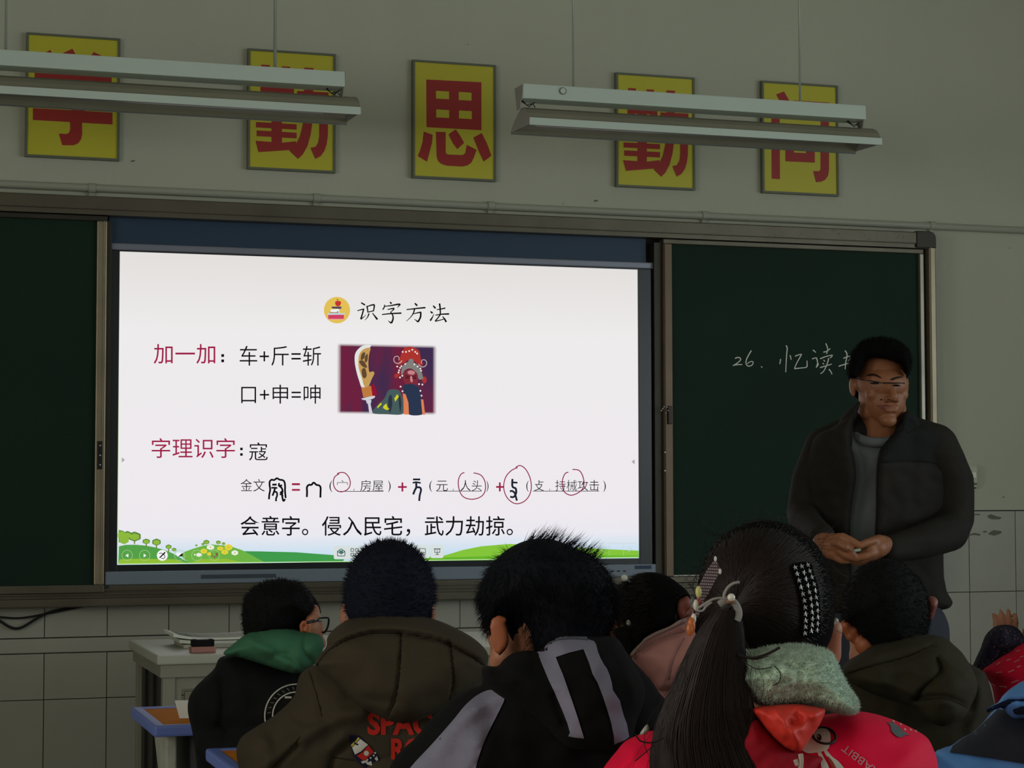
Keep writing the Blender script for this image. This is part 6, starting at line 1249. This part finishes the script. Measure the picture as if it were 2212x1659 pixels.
# hair cap: shell around the skull, open at the face
face = zt([(560,690),(590,620),(625,545),(650,450),(690,415),(800,392),(900,398),(1000,415),(1100,440),(1200,480),(1265,515),(1310,580),(1335,660),(1345,760),(1300,1100),(1100,1400),(800,1400),(600,1200),(520,900)])
hair_o = zt([(395,720),(388,640),(395,540),(425,430),(455,330),(545,205),(670,118),(850,78),(1040,88),(1190,135),(1320,225),(1395,340),(1412,470),(1392,600),(1365,700),(1342,760)])
ring_o = hair_o+zt([(1335,660),(1312,580),(1265,515),(1200,480),(1100,442),(1000,416),(900,398),(800,392),(700,412),(655,450),(625,545),(592,620),(560,680),(520,730),(470,735)])
hT = inflate(ring_o, dT0-.058, .028, 16, 3, kb=1.0)
cp = inflate(hair_o+zt([(1350,900),(1300,1050),(900,1150),(520,1050),(430,850)]), dT0+.035, .02, 40, 5, kb=5.0)
top = inflate(hair_o+zt([(1265,515),(1200,480),(1100,442),(1000,416),(900,398),(800,392),(700,412),(655,450),(600,560),(480,700)]), dT0+.0, .075, 45, 4, kb=1.0)
sh_ = strands(hT, 2200, .012, .0006, lambda p, n: n*.4+UP*.3+RH*.2, .3, seed=22); st_ = strands(top, 1500, .010, .0006, lambda p, n: n*.8+UP*.2, .3, seed=23)
panel(tT, 'hair', join(hT, cp, top, sh_, st_), mat('hair_teacher', (12, 12, 12), .9, spec=.08))
# eyebrows, closed eyes as painted dark shade, lips, shade of beard
def face_patch(nm, pls, m_, off=.0012, lab=None):
    mm = MB()
    for p in pls: project(fill2d([zt(smooth_poly(p))], 5), tb, off, mm)
    if mm.v: tT.part(nm, mm, m_, fix=False, smooth=True, label=lab)
M_brow = mat('eyebrow_dark', (44, 32, 26), .8); M_lip = mat('lip_dark', (122, 62, 54), .55)
face_patch('eyebrow', [[(690,690),(740,662),(800,655),(860,672),(915,705),(940,735),(880,712),(810,690),(740,695)]], M_brow)
face_patch('eyebrow', [[(1080,750),(1130,722),(1190,705),(1250,700),(1280,712),(1230,728),(1170,745),(1110,765)]], M_brow)
face_patch('eye', [[(745,812),(800,795),(860,800),(900,815),(860,830),(800,830)]], mat('eye_shadow_slit', (24, 16, 13), .95, spec=.05)); face_patch('eye', [[(1110,845),(1160,832),(1215,838),(1250,852),(1205,866),(1150,864)]], mat('eye_shadow_slit', (24, 16, 13), .95, spec=.05))
face_patch('upper_lip', [[(845,1190),(900,1168),(950,1160),(985,1165),(1030,1160),(1080,1175),(1115,1190),(1050,1193),(985,1195),(900,1194)]], M_lip); face_patch('lower_lip', [[(880,1200),(985,1203),(1080,1198),(1050,1225),(985,1236),(920,1228)]], mat('lip_lower', (136, 76, 66), .5), .0014)
face_patch('nostril', [[(905,1082),(930,1070),(955,1078),(935,1092)]], mat('nostril_dark', (60, 30, 22), .9, spec=.05)); face_patch('nostril', [[(1020,1085),(1045,1072),(1068,1080),(1045,1095)]], mat('nostril_dark', (60, 30, 22), .9, spec=.05))
# glasses with thin rims
M_gt = mat('glasses_thin_dark', (38, 30, 28), .35, .4)
def facept(x, y, off): 
    q = ray(*zt([(x, y)])[0]).normalized(); h_, *_r = tb.ray_cast(CAM, q); return (h_-q*off) if h_ is not None else P(*zt([(x, y)])[0], dT0-.07)
cl_ = facept(790, 850, .020); cr_ = facept(1190, 870, .020)
q_ = MB(); q_.tube([facept(660,765,.016), facept(760,775,.018), facept(880,795,.016), facept(935,808,.014)], .0016, 6); gT = tT.part('glasses', q_, M_gt, smooth=True)
q_ = MB(); q_.tube([facept(960,810,.012), facept(1050,808,.013), facept(1150,812,.016), facept(1250,810,.020), facept(1310,815,.024)], .0019, 6); tT.part('brow_bar', q_, M_gt, parent=gT, smooth=True)
q_ = MB(); q_.tube([facept(935,808,.014), facept(985,800,.012), facept(1010,812,.012)], .0011, 6); tT.part('nose_bridge', q_, M_gt, parent=gT, smooth=True)
q_ = MB(); q_.tube([facept(660,765,.016), facept(590,750,.010), P(*zt([(520,740)])[0], dT0-.02), P(*zt([(460,740)])[0], dT0+.01)], .0012, 6); tT.part('temple_arm', q_, M_gt, parent=gT, smooth=True)
for pl, dd in ([(670,768),(800,780),(925,808),(915,880),(860,925),(760,920),(690,870)], .0165), ([(1045,812),(1180,812),(1300,818),(1320,880),(1270,940),(1160,945),(1075,900)], .019):
    vf = fill2d([zt(smooth_poly(pl))], 8); mm = MB(); cen = facept(sum(p[0] for p in pl)/len(pl), sum(p[1] for p in pl)/len(pl), dd); D_ = (cen-CAM).dot(FF)
    mm.add([P(u, v, D_-.0) for u, v in vf[0]], vf[1]); tT.part('lens', mm, gl, parent=gT, fix=False)
# sweater
sw = inflate([(1833,905),(1855,912),(1900,925),(1945,912),(1975,930),(2010,960),(2030,1050),(2030,1200),(2025,1290),(1900,1300),(1785,1290),(1765,1200),(1768,1050),(1785,955)], dT0+.075, .105, 60, 6, folds=(.02, .015, .005), seed=81)
M_sw = mat('sweater_grey', (112, 118, 120), .9, bump=(120, .12), var=(7, .08)); pw = panel(tT, 'sweater', sw, M_sw)
cl2 = MB(); rp = [P(1897+56*math.cos(a), 925+27*math.sin(a)+4, dT0+.03-.075*max(0, math.sin(a))+.0*math.cos(a)) for a in [2*PI*i/28 for i in range(29)]]; cl2.tube(rp, .014, 8); panel(tT, 'sweater_collar', cl2, mat('sweater_collar_grey', (102, 108, 110), .9, bump=(150, .15)), parent=pw)
# jacket: two front halves, sleeves, standing collar
M_jk = mat('jacket_dark_brown', (37, 34, 30), .8, bump=(16, .25), var=(8, .12)); M_jk2 = mat('jacket_yoke_dark', (26, 28, 27), .8, bump=(16, .2), var=(8, .1))
jr = inflate([(1941,915),(1957,905),(1978,914),(2014,922),(2046,938),(2064,970),(2072,1010),(2065,1080),(2040,1140),(2032,1200),(2040,1251),(2048,1290),(2053,1312),(2010,1321),(1960,1326),(1905,1326),(1896,1250),(1890,1161),(1892,1092),(1892,1031),(1896,985),(1911,955),(1930,935)], dT0-.060, .040, 22, 5, relief=[([(1900,1000),(1960,998),(2020,1003)], -.005, 3), ([(1960,1100),(1950,1200),(1965,1300)], .008, 12)], folds=(.018, .018, .010), seed=83, tilt=(.0007, 1895, 0, 0))
jl = inflate([(1845,885),(1834,895),(1800,922),(1770,936),(1752,955),(1742,990),(1734,1040),(1745,1120),(1758,1200),(1755,1318),(1800,1324),(1842,1324),(1840,1240),(1836,1146),(1843,1077),(1849,1030),(1846,990),(1837,956),(1840,915)], dT0-.060, .040, 22, 5, folds=(.018, .018, .010), seed=85, tilt=(-.0009, 1845, 0, 0))
bk = inflate([(1845,895),(1900,905),(1955,900),(2014,925),(2046,942),(2060,1000),(2040,1140),(2040,1260),(2050,1312),(1900,1322),(1757,1318),(1760,1200),(1742,1000),(1770,938)], dT0+.12, .07, 40, 7)
def slv(pts, rs): m_ = MB(); m_.chain(pts, rs); return m_
slm = slv([P(1950, 935, dT0+.04), P(2020, 965, dT0+.05), P(2058, 1040, dT0+.05), P(2064, 1120, dT0+.03)], [.055, .066, .060, .052]); slm.chain([P(2064, 1120, dT0+.03), P(2050, 1150, dT0-.03), P(1985, 1172, dT0-.18), P(1922, 1186, dT0-.265)], [.052, .054, .046, .036])
sll = slv([P(1850, 930, dT0+.04), P(1784, 968, dT0+.05), P(1752, 1040, dT0+.05), P(1736, 1110, dT0+.02)], [.05, .062, .056, .048]); sll.chain([P(1736, 1110, dT0+.02), P(1742, 1135, dT0-.06), P(1776, 1160, dT0-.25)], [.048, .046, .036])
rs_ = remesh(join(slm), .007, 5); rl_ = remesh(join(sll), .007, 5)
for m_ in (rs_, rl_):
    for i, v in enumerate(m_.v):
        n_ = mnoise.noise(Vector((v.x*9, v.y*9, v.z*26))); m_.v[i] = v+FH*(n_*.008)
pj = panel(tT, 'jacket', join(jr, jl, bk), M_jk)
panel(tT, 'sleeve', rs_, M_jk); panel(tT, 'sleeve', rl_, M_jk)
pr(tT, 'yoke_panel', [[(1944,920),(1957,908),(1978,917),(2014,925),(2044,941),(2060,972),(2066,1005),(2030,1001),(1990,997),(1950,996),(1904,1000),(1898,990),(1912,958),(1930,938)]], M_jk2, bvh(jr), pj, .004, lambda p: p, 8)
cr2 = MB(); 
for pl, nm in (([(1845,885,.0),(1836,905,-.03),(1834,930,-.06),(1842,960,-.085)], 'l'), ([(1958,900,.0),(1957,915,-.03),(1940,932,-.06),(1912,962,-.09)], 'r')):
    pass
ca = inflate([(1858,868),(1848,872),(1835,882),(1818,900),(1808,925),(1822,940),(1838,968),(1842,940),(1843,915),(1850,900)], dT0-.035, .022, 9, 3, folds=(.05, .05, .004), seed=87, tilt=(-.0006, 1840, 0, 900))
cb = inflate([(1952,892),(1966,890),(1982,905),(1985,925),(1965,940),(1935,962),(1908,985),(1912,962),(1930,940),(1945,922)], dT0-.040, .022, 9, 3, folds=(.05, .05, .004), seed=88, tilt=(.0006, 1945, 0, 920))
panel(tT, 'jacket_collar', ca, M_jk, parent=pj); panel(tT, 'jacket_collar', cb, M_jk2, parent=pj)
zp = MB(); zp.tube([P(u, v, dT0-.068) for u, v in smooth_poly([(1911,962),(1897,990),(1893,1031),(1893,1092),(1891,1161),(1896,1250),(1904,1322)], False)], .0022, 5); tT.part('zip_edge', zp, mat('zip_dark', (22, 22, 22), .4), parent=pj, smooth=True)
# trousers and shoes
tr = MB(); tr.ell(g+UP*.90, (RH*.165, FH*.125, UP*.12))
for q in (-1, 1):
    hp_ = g+RH*q*.09+UP*.88; kn = g+RH*q*.11+UP*.48-FH*.02; an = g+RH*q*.12+UP*.09; tr.cap(hp_, kn, .10, .078); tr.cap(kn, an, .075, .062)
panel(tT, 'trousers', remesh(tr, .010, 4), mat('trousers_slate', (58, 62, 72), .85))
for q in (-1, 1):
    an = g+RH*q*.12; m_ = MB(); m_.cap(an+UP*.045, an+UP*.042-FH*.18+RH*q*.03, .042, .038); m_.ell(an+UP*.012-FH*.08+RH*q*.015, (RH*.045, FH*.13, UP*.012)); panel(tT, 'shoe', remesh(m_, .007, 3), M_shoe)
# a small piece of chalk in the hands
m_ = MB(); m_.cap(hpx(1180, 770, -.372), hpx(1290, 750, -.368), .004, .004); Thing('chalk', 'small pale piece of chalk between the fingers of the teacher', 'chalk', hpx(1230, 760, -.36), mb=m_, m=mat('chalk_piece', (168, 170, 150), .8), smooth=True)
